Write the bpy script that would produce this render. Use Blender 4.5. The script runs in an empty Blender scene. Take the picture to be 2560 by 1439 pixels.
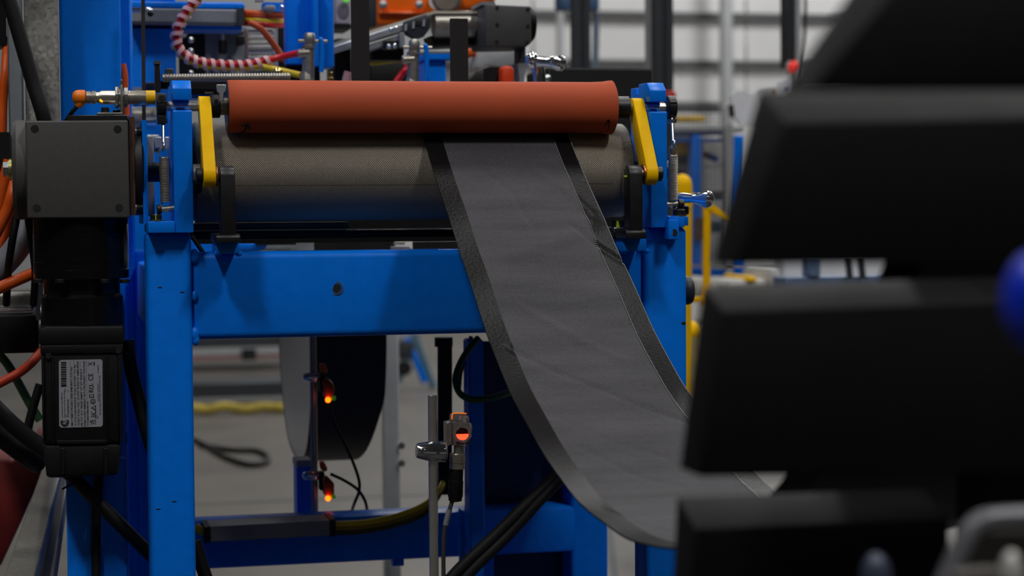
import bpy, bmesh, math, random
from mathutils import Vector, Matrix
random.seed(7)
scn = bpy.context.scene
COL = scn.collection
# ------------------------------------------------------------------ camera
F = 5000.0; CX = 1280.0; CY = 719.5          # focal length in pixels of the 2560x1439 frame
HC = 1.05                                    # lens height above the floor
CAM = Vector((0, 0, HC))
yaw, pit, rol = math.radians(13.06), math.radians(2.5), 0.0075
FWD = Vector((math.sin(yaw)*math.cos(pit), math.cos(yaw)*math.cos(pit), -math.sin(pit)))
R0 = Vector((math.cos(yaw), -math.sin(yaw), 0)); U0 = R0.cross(FWD)
RT = R0*math.cos(rol) - U0*math.sin(rol); UP = U0*math.cos(rol) + R0*math.sin(rol)
cd = bpy.data.cameras.new('camera'); cam = bpy.data.objects.new('camera', cd); COL.objects.link(cam)
cam.matrix_world = Matrix(((RT.x, UP.x, -FWD.x, 0), (RT.y, UP.y, -FWD.y, 0), (RT.z, UP.z, -FWD.z, HC), (0, 0, 0, 1)))
cd.sensor_width = 36; cd.lens = 36*F/2560; cd.clip_start = .05; cd.clip_end = 200
cd.dof.use_dof = True; cd.dof.focus_distance = 2.36; cd.dof.aperture_fstop = 6.2
scn.camera = cam
# ------------------------------------------------------------------ light and exposure
w = bpy.data.worlds.new('world'); scn.world = w; w.use_nodes = True
w.node_tree.nodes['Background'].inputs[0].default_value = (.75, .85, 1, 1)
w.node_tree.nodes['Background'].inputs[1].default_value = .006
scn.view_settings.view_transform = 'Standard'; scn.view_settings.look = 'None'
scn.view_settings.gamma = 1; scn.view_settings.exposure = -.1; scn.view_settings.use_curve_mapping = False
def highbay(x, y, z, p, sx=.45, sy=1.1, col=(1, .99, .98)):
    l = bpy.data.lights.new('high_bay_light', 'AREA'); l.shape = 'RECTANGLE'; l.size = sx; l.size_y = sy
    l.energy = p; l.color = col
    o = bpy.data.objects.new('high_bay_light', l); COL.objects.link(o); o.location = (x, y, z)
LP = 103
for (x, y, p) in ((-1.6, -.7, 1.12), (2.3, -.9, 1.1), (-1.5, 1.6, .14), (2.6, 1.5, .14), (-.9, 3.7, .42), (1.9, 3.9, .5), (-2.5, 9, .8), (3, 9.5, .9), (8, 9.5, .9),
                  (3, 14.4, .8), (6, 14.4, 1.3), (9, 14.4, 1.2), (4.6, 4.8, .75)):
    highbay(x, y, 5.6, LP*p)
for x in (-6, -2, 2, 6, 10):                 # the farther rows of smaller fixtures
    for y in (-7, -4, 2.6, 6.5): highbay(x, y, 5.8, LP*.05, .14, .42)
# ------------------------------------------------------------------ geometry helpers
def ray(px, py): return RT*((px-CX)/F) - UP*((py-CY)/F) + FWD
def P(px, py, Y):                           # the point on the machine plane Y that stands at this place of the frame
    d = ray(px, py); return CAM + d*(Y/d.y)
def PXL(px, py, X):                         # the same on a plane of constant X
    d = ray(px, py); return CAM + d*(X/d.x)
def pix(v):
    q = Vector(v)-CAM; z = q.dot(FWD); return (CX+F*q.dot(RT)/z, CY-F*q.dot(UP)/z)
def V(*a): return Vector(a)
def cat(pts, n=6):                          # Catmull-Rom
    pts = [Vector(p) for p in pts]; q = [2*pts[0]-pts[1]]+pts+[2*pts[-1]-pts[-2]]; out = []
    for i in range(1, len(q)-2):
        a, b, c, d = q[i-1:i+3]
        for k in range(n):
            t = k/n; out.append(.5*((2*b)+(c-a)*t+(2*a-5*b+4*c-d)*t*t+(3*b-a-3*c+d)*t**3))
    out.append(pts[-1]); return out
class M:
    def __init__(s): s.bm = bmesh.new()
    def raw(s, vs, fs):
        v = [s.bm.verts.new(p) for p in vs]
        for f in fs:
            try: s.bm.faces.new([v[i] for i in f])
            except ValueError: pass
        return s
    def box(s, a, b):
        x0, x1 = sorted((a[0], b[0])); y0, y1 = sorted((a[1], b[1])); z0, z1 = sorted((a[2], b[2]))
        return s.raw([(x0,y0,z0),(x1,y0,z0),(x1,y1,z0),(x0,y1,z0),(x0,y0,z1),(x1,y0,z1),(x1,y1,z1),(x0,y1,z1)],
                     [(0,3,2,1),(4,5,6,7),(0,1,5,4),(1,2,6,5),(2,3,7,6),(3,0,4,7)])
    def pb(s, x0, y0, x1, y1, Y0, Y1):      # box whose front face fills a rectangle of the frame at depth Y0
        xm, ym = (x0+x1)/2, (y0+y1)/2
        return s.box((P(x0, ym, Y0).x, Y0, P(xm, y1, Y0).z), (P(x1, ym, Y0).x, Y1, P(xm, y0, Y0).z))
    def prism(s, poly, ext):                # closed polygon of 3D points swept along ext
        n = len(poly); poly = [Vector(p) for p in poly]; e = Vector(ext)
        s.raw(poly+[p+e for p in poly], [tuple(range(n)), tuple(range(2*n-1, n-1, -1))]+[(i, i+n, (i+1) % n+n, (i+1) % n) for i in range(n)])
        return s
    def pp(s, pxs, Y0, Y1): return s.prism([P(x, y, Y0) for x, y in pxs], (0, Y1-Y0, 0))
    def yz(s, poly, x0, x1): return s.prism([(x0, y, z) for y, z in poly], (x1-x0, 0, 0))
    def lathe(s, a, d, prof, seg=28, cap=True):
        a = Vector(a); d = Vector(d).normalized(); u = d.orthogonal().normalized(); v = d.cross(u); vs = []; fs = []
        for t, r in prof:
            for k in range(seg):
                an = 2*math.pi*k/seg; vs.append(a+d*t+(u*math.cos(an)+v*math.sin(an))*max(r, 1e-5))
        for i in range(len(prof)-1):
            for k in range(seg):
                k2 = (k+1) % seg; fs.append((i*seg+k, i*seg+k2, (i+1)*seg+k2, (i+1)*seg+k))
        if cap: fs += [tuple(range(seg-1, -1, -1)), tuple(range((len(prof)-1)*seg, len(prof)*seg))]
        return s.raw(vs, fs)
    def cyl(s, a, b, r, r2=None, seg=24, ch=0):
        a = Vector(a); b = Vector(b); L = (b-a).length; r2 = r if r2 is None else r2
        pr = [(0, r-ch), (ch, r), (L-ch, r2), (L, r2-ch)] if ch else [(0, r), (L, r2)]
        return s.lathe(a, b-a, pr, seg)
    def ring(s, a, b, ro, ri, seg=28):
        a = Vector(a); b = Vector(b); L = (b-a).length
        s.lathe(a, b-a, [(0, ri), (0, ro), (L, ro), (L, ri), (0, ri)], seg, False); return s
    def hexa(s, a, b, r): return s.cyl(a, b, r, seg=6)
    def tube(s, pts, r, seg=12, n=6, rf=None):
        pts = cat(pts, n) if n else [Vector(p) for p in pts]; vs = []; fs = []; u = None; N = len(pts)
        for i, p in enumerate(pts):
            t = (pts[min(i+1, N-1)]-pts[max(i-1, 0)]).normalized()
            u = t.orthogonal().normalized() if u is None else (u-t*u.dot(t)).normalized()
            v = t.cross(u); rr = r if rf is None else rf(i/(N-1))
            vs += [p+(u*math.cos(2*math.pi*k/seg)+v*math.sin(2*math.pi*k/seg))*rr for k in range(seg)]
        for i in range(N-1):
            for k in range(seg):
                k2 = (k+1) % seg; fs.append((i*seg+k, i*seg+k2, (i+1)*seg+k2, (i+1)*seg+k))
        fs += [tuple(range(seg-1, -1, -1)), tuple(range((N-1)*seg, N*seg))]
        return s.raw(vs, fs)
    def coil(s, a, b, R, r, turns, seg=6, per=12):
        a = Vector(a); b = Vector(b); d = (b-a).normalized(); u = d.orthogonal().normalized(); v = d.cross(u); n = int(turns*per)
        return s.tube([a+(b-a)*(i/n)+(u*math.cos(2*math.pi*i/per)+v*math.sin(2*math.pi*i/per))*R for i in range(n+1)], r, seg, 0)
    def ball(s, c, r, sc=(1, 1, 1), seg=20):
        q = bmesh.ops.create_uvsphere(s.bm, u_segments=seg, v_segments=seg//2, radius=r)
        for v in q['verts']: v.co = Vector((v.co.x*sc[0], v.co.y*sc[1], v.co.z*sc[2]))+Vector(c)
        return s
    def bev(s, w_, n=2, ang=40):
        bmesh.ops.remove_doubles(s.bm, verts=s.bm.verts, dist=1e-6)
        bmesh.ops.recalc_face_normals(s.bm, faces=s.bm.faces)
        ed = [e for e in s.bm.edges if len(e.link_faces) == 2 and e.calc_face_angle(0) > math.radians(ang)]
        bmesh.ops.bevel(s.bm, geom=ed, offset=w_, segments=n, profile=.5, affect='EDGES', clamp_overlap=True)
        return s
WL = {}
def tagit(o, label, cat_, group=None, kind=None):
    if label: o['label'] = label
    if cat_: o['category'] = cat_
    if group: o['group'] = group
    if kind: o['kind'] = kind
    return o
def thing(name, label, cat_, loc, group=None):
    o = bpy.data.objects.new(name, None); COL.objects.link(o); o.empty_display_size = .05
    loc = Vector(P(*loc)) if not isinstance(loc, Vector) else loc
    o.location = loc; WL[o] = loc; return tagit(o, label, cat_, group)
def part(name, m, mt, parent=None, label=None, cat_=None, group=None, kind=None, ang=38, norm=True):
    bm = m.bm
    if norm: bmesh.ops.recalc_face_normals(bm, faces=bm.faces)
    me = bpy.data.meshes.new(name)
    c0 = Vector((1e9,)*3); c1 = -c0
    for v in bm.verts:
        for k in range(3): c0[k] = min(c0[k], v.co[k]); c1[k] = max(c1[k], v.co[k])
    c = (c0+c1)/2
    if parent is None: c.z = c0.z
    for v in bm.verts: v.co -= c
    bm.to_mesh(me); bm.free(); me.materials.append(mt)
    me.shade_smooth(); me.set_sharp_from_angle(angle=math.radians(ang))
    o = bpy.data.objects.new(name, me); COL.objects.link(o)
    WL[o] = c
    if parent is not None: o.parent = parent; o.location = c-WL[parent]
    else: o.location = c
    return tagit(o, label, cat_, group, kind)
def copyobj(o, d, parent=None):             # a copy of a part shifted by d (world)
    c = o.copy(); COL.objects.link(c); c.location = o.location+Vector(d); WL[c] = WL[o]+Vector(d)
    if parent is not None: c.parent = parent; c.location = WL[c]-WL[parent]
    return c
# ------------------------------------------------------------------ materials
def lin(c): return tuple((x/255/12.92 if x/255 <= .04045 else ((x/255+.055)/1.055)**2.4) for x in c)
MATS = {}
def mat(name, rgb, rough=.5, metal=0, var=.12, scale=40, bump=0, bscale=300, emit=0, ecol=None, coat=0, rvar=.1, alpha=1, trans=0, spec=None):
    m = bpy.data.materials.new(name); m.use_nodes = True; nt = m.node_tree; N = nt.nodes; L = nt.links
    b = N['Principled BSDF']; c = lin(rgb)
    tc = N.new('ShaderNodeTexCoord'); nz = N.new('ShaderNodeTexNoise'); nz.inputs['Scale'].default_value = scale; nz.inputs['Detail'].default_value = 5
    L.new(tc.outputs['Object'], nz.inputs['Vector'])
    rp = N.new('ShaderNodeValToRGB'); L.new(nz.outputs['Fac'], rp.inputs['Fac'])
    rp.color_ramp.elements[0].position = .3; rp.color_ramp.elements[1].position = .7
    rp.color_ramp.elements[0].color = tuple(x*(1-var) for x in c)+(1,); rp.color_ramp.elements[1].color = tuple(min(1, x*(1+var)) for x in c)+(1,)
    L.new(rp.outputs[0], b.inputs['Base Color'])
    mr = N.new('ShaderNodeMapRange'); mr.inputs['To Min'].default_value = max(.02, rough-rvar*rough); mr.inputs['To Max'].default_value = min(1, rough+rvar*rough)
    L.new(nz.outputs['Fac'], mr.inputs['Value']); L.new(mr.outputs[0], b.inputs['Roughness'])
    b.inputs['Metallic'].default_value = metal
    if spec is not None: b.inputs['Specular IOR Level'].default_value = spec
    if coat: b.inputs['Coat Weight'].default_value = coat; b.inputs['Coat Roughness'].default_value = .12
    if trans: b.inputs['Transmission Weight'].default_value = trans
    b.inputs['Alpha'].default_value = alpha
    if emit: b.inputs['Emission Color'].default_value = lin(ecol or rgb)+(1,); b.inputs['Emission Strength'].default_value = emit
    if bump:
        n2 = N.new('ShaderNodeTexNoise'); n2.inputs['Scale'].default_value = bscale; n2.inputs['Detail'].default_value = 4; L.new(tc.outputs['Object'], n2.inputs['Vector'])
        bp = N.new('ShaderNodeBump'); bp.inputs['Strength'].default_value = bump; bp.inputs['Distance'].default_value = .001
        L.new(n2.outputs['Fac'], bp.inputs['Height']); L.new(bp.outputs[0], b.inputs['Normal'])
    MATS[name] = m; return m
blue = mat('blue_paint', (0, 121, 238), .36, 0, .05, 60, .12, 260, spec=.22)
yel = mat('yellow_paint', (255, 196, 0), .45, 0, .05, 80, .06, 300, spec=.1)
blk = mat('black_anodised', (20, 20, 22), .42, 0, .15, 90, .06, 400)
blkgl = mat('black_gloss', (20, 19, 20), .22, .3, .1, 60)
blkpl = mat('black_plastic', (11, 11, 12), .5, 0, .15, 80, .1, 500, spec=.35)
rub = mat('black_rubber', (17, 15, 16), .6, 0, .15, 120, .1, 300, spec=.35)
gry = mat('gearbox_grey', (68, 67, 66), .6, 0, .06, 120, .15, 900)
steel = mat('polished_steel', (222, 220, 214), .26, .85, .06, 80)
steelb = mat('brushed_steel', (164, 160, 152), .38, .8, .12, 160, .1, 500)
chrome = mat('chrome', (236, 238, 240), .09, .95, .02, 30)
zinc = mat('zinc_plated', (196, 202, 204), .3, 1, .1, 120)
alu = mat('anodised_aluminium', (176, 180, 186), .42, .75, .05, 70)
alud = mat('grey_duct_plastic', (128, 130, 134), .55, 0, .05, 60)
nickel = mat('nickel_plated', (196, 188, 176), .3, .85, .12, 180)
bronze = mat('bronze', (176, 118, 82), .4, 1, .1, 150)
orc = mat('orange_cable_jacket', (232, 92, 16), .45, 0, .06, 60)
ortip = mat('orange_moulded_plug', (250, 128, 12), .42, 0, .05, 90)
yelcap = mat('yellow_sensor_cap', (240, 188, 6), .45, 0, .05, 90)
greyh = mat('grey_hose', (132, 135, 142), .6, 0, .08, 60, .1)
redh = mat('red_hose', (196, 22, 34), .35, 0, .06, 60)
yelh = mat('yellow_hose', (214, 186, 16), .38, 0, .06, 60)
grnh = mat('green_hose', (40, 84, 48), .4, 0, .08, 60)
white = mat('white_label', (150, 151, 158), .5, 0, .03, 100)
ink = mat('black_ink', (14, 14, 16), .6, 0, .05, 60)
dgry = mat('dark_grey_profile', (52, 56, 62), .5, .2, .08, 50)
lgry = mat('light_grey_paint', (168, 170, 172), .5, 0, .06, 40)
hallm = mat('dim_hall_lining', (58, 60, 62), .7, 0, .06, 2)
robo = mat('orange_robot_paint', (252, 112, 8), .36, 0, .04, 30)
brown = mat('rusty_brown_shim', (70, 42, 32), .7, 0, .25, 120)
mar = mat('maroon_paint', (122, 34, 30), .5, 0, .15, 40)
teal = mat('teal_plastic', (74, 104, 112), .6, 0, .08, 30)
paper = mat('white_paper', (226, 228, 234), .7, 0, .03, 30)
ledo = mat('orange_led', (255, 120, 10), .4, emit=5, ecol=(255, 92, 8))
ledg = mat('green_led', (70, 170, 20), .4, emit=.12, ecol=(70, 190, 20))
ledr = mat('red_led', (255, 40, 20), .4, emit=6, ecol=(255, 44, 22))
ledy = mat('amber_led', (255, 190, 0), .4, emit=1.2, ecol=(255, 180, 0))
redl = mat('red_beacon', (230, 50, 42), .35, emit=.35, ecol=(255, 60, 50))
clearp = mat('clear_plastic', (214, 200, 200), .16, 0, .03, 40, trans=.75)
darkred = mat('dark_red_lens', (60, 8, 6), .12, 0, .05, 40)
neon = mat('yellow_green_paint_mark', (196, 220, 30), .5, 0, .05, 60)
# ---- special materials
def newmat(name, rough=.5, metal=0):
    m = bpy.data.materials.new(name); m.use_nodes = True; b = m.node_tree.nodes['Principled BSDF']
    b.inputs['Roughness'].default_value = rough; b.inputs['Metallic'].default_value = metal
    return m, m.node_tree.nodes, m.node_tree.links, b
def galv_mat():
    m, N, L, b = newmat('galvanised_sheet', .6, .05)
    tc = N.new('ShaderNodeTexCoord'); v = N.new('ShaderNodeTexVoronoi'); v.inputs['Scale'].default_value = 210; n = N.new('ShaderNodeTexNoise'); n.inputs['Scale'].default_value = 22; n.inputs['Detail'].default_value = 8
    L.new(tc.outputs['Object'], v.inputs['Vector']); L.new(tc.outputs['Object'], n.inputs['Vector'])
    mx = N.new('ShaderNodeMix'); mx.data_type = 'FLOAT'; mx.inputs[0].default_value = .6; L.new(v.outputs['Color'], mx.inputs[2]); L.new(n.outputs['Fac'], mx.inputs[3])
    r = N.new('ShaderNodeValToRGB'); r.color_ramp.elements[0].position = .25; r.color_ramp.elements[1].position = .8
    r.color_ramp.elements[0].color = lin((104, 103, 100))+(1,); r.color_ramp.elements[1].color = lin((178, 176, 168))+(1,)
    L.new(mx.outputs[0], r.inputs[0]); L.new(r.outputs[0], b.inputs['Base Color']); return m
galv = galv_mat()
def concrete_mat():
    m, N, L, b = newmat('polished_concrete', .38)
    tc = N.new('ShaderNodeTexCoord'); n = N.new('ShaderNodeTexNoise'); n.inputs['Scale'].default_value = .9; n.inputs['Detail'].default_value = 9; n.inputs['Roughness'].default_value = .65
    L.new(tc.outputs['Object'], n.inputs['Vector'])
    r = N.new('ShaderNodeValToRGB'); r.color_ramp.elements[0].position = .3; r.color_ramp.elements[1].position = .75
    r.color_ramp.elements[0].color = lin((72, 68, 62))+(1,); r.color_ramp.elements[1].color = lin((112, 107, 100))+(1,)
    L.new(n.outputs['Fac'], r.inputs[0]); L.new(r.outputs[0], b.inputs['Base Color'])
    mr = N.new('ShaderNodeMapRange'); mr.inputs['To Min'].default_value = .3; mr.inputs['To Max'].default_value = .6; L.new(n.outputs['Fac'], mr.inputs['Value']); L.new(mr.outputs[0], b.inputs['Roughness'])
    return m
conc = concrete_mat()
silic = mat('orange_silicone_rubber', (180, 76, 40), .72, 0, .05, 14, .2, 500, spec=.35)
def knurl_mat(nang, pitch):
    m, N, L, b = newmat('knurled_steel', .48, .45)
    tc = N.new('ShaderNodeTexCoord'); sx = N.new('ShaderNodeSeparateXYZ'); L.new(tc.outputs['Object'], sx.inputs[0])
    at = N.new('ShaderNodeMath'); at.operation = 'ARCTAN2'; L.new(sx.outputs['Z'], at.inputs[0]); L.new(sx.outputs['Y'], at.inputs[1])
    def mul(a, k):
        n = N.new('ShaderNodeMath'); n.operation = 'MULTIPLY'; L.new(a, n.inputs[0]); n.inputs[1].default_value = k; return n.outputs[0]
    def op(o, a, c_):
        n = N.new('ShaderNodeMath'); n.operation = o; L.new(a, n.inputs[0])
        if c_ is not None: L.new(c_, n.inputs[1])
        return n.outputs[0]
    A = mul(at.outputs[0], nang); X = mul(sx.outputs['X'], 2*math.pi/pitch)
    s1 = op('SINE', op('ADD', A, X), None); s2 = op('SINE', op('SUBTRACT', A, X), None)
    h = op('MINIMUM', op('ABSOLUTE', s1, None), op('ABSOLUTE', s2, None))
    bp = N.new('ShaderNodeBump'); bp.inputs['Strength'].default_value = .8; bp.inputs['Distance'].default_value = .0006
    L.new(h, bp.inputs['Height']); L.new(bp.outputs[0], b.inputs['Normal'])
    r = N.new('ShaderNodeValToRGB'); r.color_ramp.elements[0].position = .05; r.color_ramp.elements[1].position = .55
    r.color_ramp.elements[0].color = lin((54, 50, 44))+(1,); r.color_ramp.elements[1].color = lin((168, 159, 144))+(1,)
    L.new(h, r.inputs[0]); L.new(r.outputs[0], b.inputs['Base Color']); return m
knurl = knurl_mat(64, .0057)
def fabric_mat(name, dark, light, rough):
    m, N, L, b = newmat(name, rough)
    tc = N.new('ShaderNodeTexCoord'); n = N.new('ShaderNodeTexNoise'); n.inputs['Scale'].default_value = 420; n.inputs['Detail'].default_value = 3
    n2 = N.new('ShaderNodeTexNoise'); n2.inputs['Scale'].default_value = 9; n2.inputs['Detail'].default_value = 4
    mp = N.new('ShaderNodeMapping'); mp.inputs['Scale'].default_value = (.6, 3.2, 3.2); mp.inputs['Rotation'].default_value = (0, 0, .5)
    L.new(tc.outputs['Object'], mp.inputs[0]); L.new(mp.outputs[0], n2.inputs['Vector'])
    L.new(tc.outputs['Object'], n.inputs['Vector'])
    mx = N.new('ShaderNodeMix'); mx.data_type = 'FLOAT'; mx.inputs[0].default_value = .55; L.new(n.outputs['Fac'], mx.inputs[2]); L.new(n2.outputs['Fac'], mx.inputs[3])
    r = N.new('ShaderNodeValToRGB'); r.color_ramp.elements[0].position = .34; r.color_ramp.elements[1].position = .68
    r.color_ramp.elements[0].color = lin(dark)+(1,); r.color_ramp.elements[1].color = lin(light)+(1,)
    L.new(mx.outputs[0], r.inputs[0]); L.new(r.outputs[0], b.inputs['Base Color'])
    bp = N.new('ShaderNodeBump'); bp.inputs['Strength'].default_value = .25; bp.inputs['Distance'].default_value = .0006; L.new(n.outputs['Fac'], bp.inputs['Height'])
    bp2 = N.new('ShaderNodeBump'); bp2.inputs['Strength'].default_value = .35; bp2.inputs['Distance'].default_value = .004; L.new(n2.outputs['Fac'], bp2.inputs['Height'])
    L.new(bp.outputs[0], bp2.inputs['Normal']); L.new(bp2.outputs[0], b.inputs['Normal'])
    b.inputs['Sheen Weight'].default_value = .1
    return m
fab = fabric_mat('charcoal_woven_fabric', (38, 36, 40), (67, 65, 69), .85)
band = mat('black_coated_edge_band', (20, 19, 19), .34, 0, .15, 60, .4, 260, spec=.04)
loopm = mat('shaded_rubberised_belt', (46, 44, 44), .6, 0, .1, 40)  # outer side of the loop, its shade put into the colour
loopg = mat('lit_fabric_belt_inside', (84, 84, 86), .7, 0, .06, 40)  # inner side of the loop, coloured lighter for the light on it
wallm = mat('white_wall_panel', (206, 206, 206), .55, 0, .03, 3)
girtm = mat('grey_steel_girt', (92, 92, 94), .5, .1, .06, 10)
# ---- the setting
part('floor', M().box((-10, -10, -.1), (18, 16.2, 0)), conc, kind='structure')
part('bounce_cut_mat', M().box((-1.2, .2, 0), (2.6, 3.4, .012)).bev(.004, 1), rub, None, 'added black rubber mat under the machine, cutting floor bounce', 'mat')  # mat added out of view to cut light bouncing off the floor
part('wall_left', M().box((-10.2, -10, 0), (-10, 16.2, 8)), hallm, kind='structure')
part('wall_right', M().box((18, -10, 0), (18.2, 16.2, 8)), hallm, kind='structure')
part('wall_front', M().box((-10.2, -10.2, 0), (18.2, -10, 8)), hallm, kind='structure')
part('ceiling', M().box((-10.2, -10.2, 8), (18.2, 16.4, 8.2)), hallm, kind='structure')
wl = part('wall_back', M().box((-10.2, 16.2, 0), (18.2, 16.4, 8)), lgry, kind='structure')
GZ = [P(1750, y, 16).z for y in (-90, 36, 157, 262)]
PE = [P(x, 100, 16.2).x for x in (1180, 1330, 1486, 1640, 1862, 1975, 2140, 2400)]
for a, b_ in zip(PE, PE[1:]):               # wall panels between the girts
    for k in range(3):
        part('wall_panel', M().box((a+.006, 16.17, GZ[k+1]+.03), (b_-.006, 16.21, GZ[k]-.03)).bev(.006, 1), wallm, wl)
for z in GZ: part('girt', M().box((2.5, 16.13, z-.024), (11.5, 16.2, z+.024)), girtm, wl)
part('skirting_panel', M().box((2.5, 16.14, .02), (11.5, 16.2, GZ[3]-.06)), wallm, wl)
for i, (a, b_) in enumerate(((1848, 1874),)):
    part('trim_%d' % (i+1), M().box((P(a, 100, 15.4).x, 15.8, 0), (P(b_, 100, 15.4).x, 15.9, 8)).bev(.01, 1), lgry if i == 0 else dgry, kind='structure')
for k in range(3):                          # control joints sawn in the slab
    part('trim_%d' % (k+3), M().box((-10, 3.6+k*3.4, 0), (18, 3.615+k*3.4, .0015)), dgry, kind='structure')
part('trim_6', M().prism([(.95, 3.2, 0), (.97, 3.2, 0), (3.3, 12, 0), (3.28, 12, 0)], (0, 0, .0015)), dgry, kind='structure')
# ---- main machine dimensions
YK = 2.58; RK = .0635
ZK = P(800, 551.5, YK).z+RK
RO = (P(800, 200, 2.52).z-P(800, 332, 2.52).z)/2; ZO = (P(800, 200, 2.52).z+P(800, 332, 2.52).z)/2
YO = YK-math.sqrt((RK+RO+.0015)**2-(ZO-ZK)**2)
print('ZK', ZK, 'RO', RO, 'ZO', ZO, 'YO', YO)
YB = 2.522  # beam front
YF = 2.512  # post front
# ---- welded blue frame
fr = thing('roller_stand', 'welded blue square-tube frame carrying the two rollers', 'frame', V(.45, 2.7, 0))
def post(px0, px1, py, ztop, Y0, Y1, b=.006):
    return M().box((P(px0, py, Y0).x, Y0, 0), (P(px1, py, Y0).x, Y1, ztop)).bev(b, 3)
ZF = P(430, 581, YF).z
XPL0, XPL1 = P(369.5, 900, YF).x, P(483, 900, YF).x
part('post', M().box((XPL0, YF, 0), (XPL1, YF+.06, ZF)).bev(.007, 3), blue, fr)
XPR1 = P(1718.5, 700, YF).x; XPR0 = XPR1-.058
part('post', M().box((XPR0, YF, 0), (XPR1, YF+.06, ZF)).bev(.007, 3), blue, fr)
ZB0, ZB1 = P(800, 842, YB).z, P(800, 627.5, YB).z
bm_ = M().box((XPL1-.002, YB, ZB0), (XPR0+.002, YB+.06, ZB1)).bev(.009, 4)
beam = part('crossbeam', bm_, blue, fr)
part('bolt_hole', M().cyl(P(841, 720, YB-.0006), P(841, 720, YB+.004), .0055), ink, beam)
part('scraped_ring', M().ring(P(841, 720, YB-.0004), P(841, 720, YB+.002), .0086, .0066), zinc, beam)
for (x, y, rr) in ((486, 640, .006), (486, 740, .0045), (486, 835, .006), (489, 848, .005)):
    part('weld', M().ball(P(x, y, YB-.001), rr, (1, .8, 1.6), 10), blue, beam)
for (xa, xb) in ((XPL0, XPL1), (XPR0, XPR1)):           # rear legs and the rails that tie front to back
    part('rear_post', M().box((xa, 2.9, 0), (xb, 2.96, ZF-.03)).bev(.007, 3), blue, fr)
    part('side_rail', M().box((xa+.004, 2.545, ZB0+.01), (xb-.004, 2.9, ZB1-.02)).bev(.006, 2), blue, fr)
    part('side_rail', M().box((xa+.004, 2.545, .12), (xb-.004, 2.9, .2)).bev(.006, 2), blue, fr)
zl1, zl0 = P(800, 1292, 2.9).z, P(800, 1409, 2.9).z
part('lower_crossbeam', M().box((XPL1-.01, 2.9, zl0), (XPR0+.01, 2.96, zl1)).bev(.006, 2), blue, fr)
part('upper_rear_rail', M().pb(470, 597, 546, 640, 2.86, 2.9).bev(.003, 1), blue, fr)
zbed = P(800, 641, 2.9).z
part('bed_plate', M().box((XPL1+.002, 2.6, zbed-.012), (XPR1, 3.26, zbed)).bev(.001, 1), alud, fr)
# plates under the beam on the right; stiffener's shade painted into its colour
part('stiffener_plate', M().pb(1165, 850, 1460, 1600, 2.975, 2.985), mat('shaded_blue_panel', (14, 40, 78), .5), fr)
part('gusset', M().pp([(1150, 1270), (1235, 1375), (1235, 1500), (1150, 1500)], 2.83, 2.84), blue, fr)
part('upright_channel', M().pb(1174, 848, 1212, 1500, 2.78, 2.82).bev(.003, 1), blue, fr)
def block(px0, px1, py0, py1, Y0, Y1):
    b = part('mounting_block', M().pb(px0, py0, px1, py1, Y0, Y1).bev(.002, 2), blue, fr)
    for x in (px0+3, px1-3): part('weld', M().ball(P(x, py1-1, Y0+.012), .005, (1, 1.6, .8), 10), blue, b)
block(541, 599, 606, 634, 2.472, 2.54)
block(1558, 1617, 596, 628, 2.472, 2.54)
part('lug', M().pp([(1671, 548), (1698, 548), (1698, 598), (1671, 598)], 2.485, 2.505).bev(.0015, 2), blue, fr)
part('lug_hole', M().cyl(P(1685, 581, 2.4845), P(1685, 581, 2.49), .0045), ink, fr)
part('lug_arm', M().pb(1664, 541, 1722, 564, 2.506, 2.58).bev(.0015, 2), blue, fr)
for (x, y) in ((436, 1253), (396, 1272), (456, 730), (400, 718)):     # chips in the paint
    part('paint_chip', M().ball(P(x, y, YF-.0002), .0019, (1.6, .12, .5), 8), ink, fr)
part('paint_chip', M().ball(P(1709, 807, YF-.0002), .0028, (1.2, .12, .8), 8), ink, fr)
for y in (1090, 1250, 1420):
    part('weld', M().tube([P(314, y-10, 2.62), P(315, y, 2.62), P(315, y+18, 2.62)], .002, 6), blue, fr)
# ---- L brackets that guide the pressure roller shaft
def bracket(name, label, xa, xb, foot_to, py_foot=(552, 581), refx=455):
    t = thing(name, label, 'bracket', V((xa+xb)/2, 2.5, ZF), 'blue roller brackets')
    zt = P(refx, 201, 2.511).z if refx < 1000 else P(1645, 207, 2.511).z
    dz = lambda py: P(refx, py, 2.47).z
    zs0, zs1 = ZO-.0062, ZO+.0068
    ztop = zt; zc = ztop-.0105
    yf, yb = 2.494, 2.585
    zf = ZF+.0145
    poly = [(yf, ZF), (yf, zs0-.0015)]
    poly += [(yf+.0015, zs0), (YO, zs0)]
    poly += [(YO+.0068*math.sin(a), ZO-.0002-.0065*math.cos(a)) for a in [math.pi*k/8 for k in range(1, 8)]]
    poly += [(YO, zs1), (2.497, zs1), (2.497, zc), (2.511, ztop), (2.548, ztop), (2.548, ztop-.012), (2.56, ztop-.012), (2.56, ztop-.004), (yb, ztop-.004), (yb, ZF)]
    part('upright_plate', M().yz(poly, xa, xb).bev(.0009, 2), blue, t)
    lo, hi = sorted((foot_to, xa if foot_to < xa else xb))
    part('foot_plate', M().box((lo, yf-.004, ZF), (hi, yb, ZF+.0145)).bev(.0012, 2), blue, t)
    return t
XBL0, XBL1 = P(434, 400, 2.494).x, P(481.5, 400, 2.494).x
XBR0, XBR1 = P(1627, 350, 2.494).x, P(1668, 350, 2.494).x
b1 = bracket('roller_bracket', 'blue L-shaped roller bracket beside the dark grey gearbox', XBL0, XBL1, P(370, 565, 2.49).x)
b2 = bracket('roller_bracket', 'blue slotted roller bracket by the chrome ball handle', XBR0, XBR1, P(1712, 560, 2.49).x, refx=1645)
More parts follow.
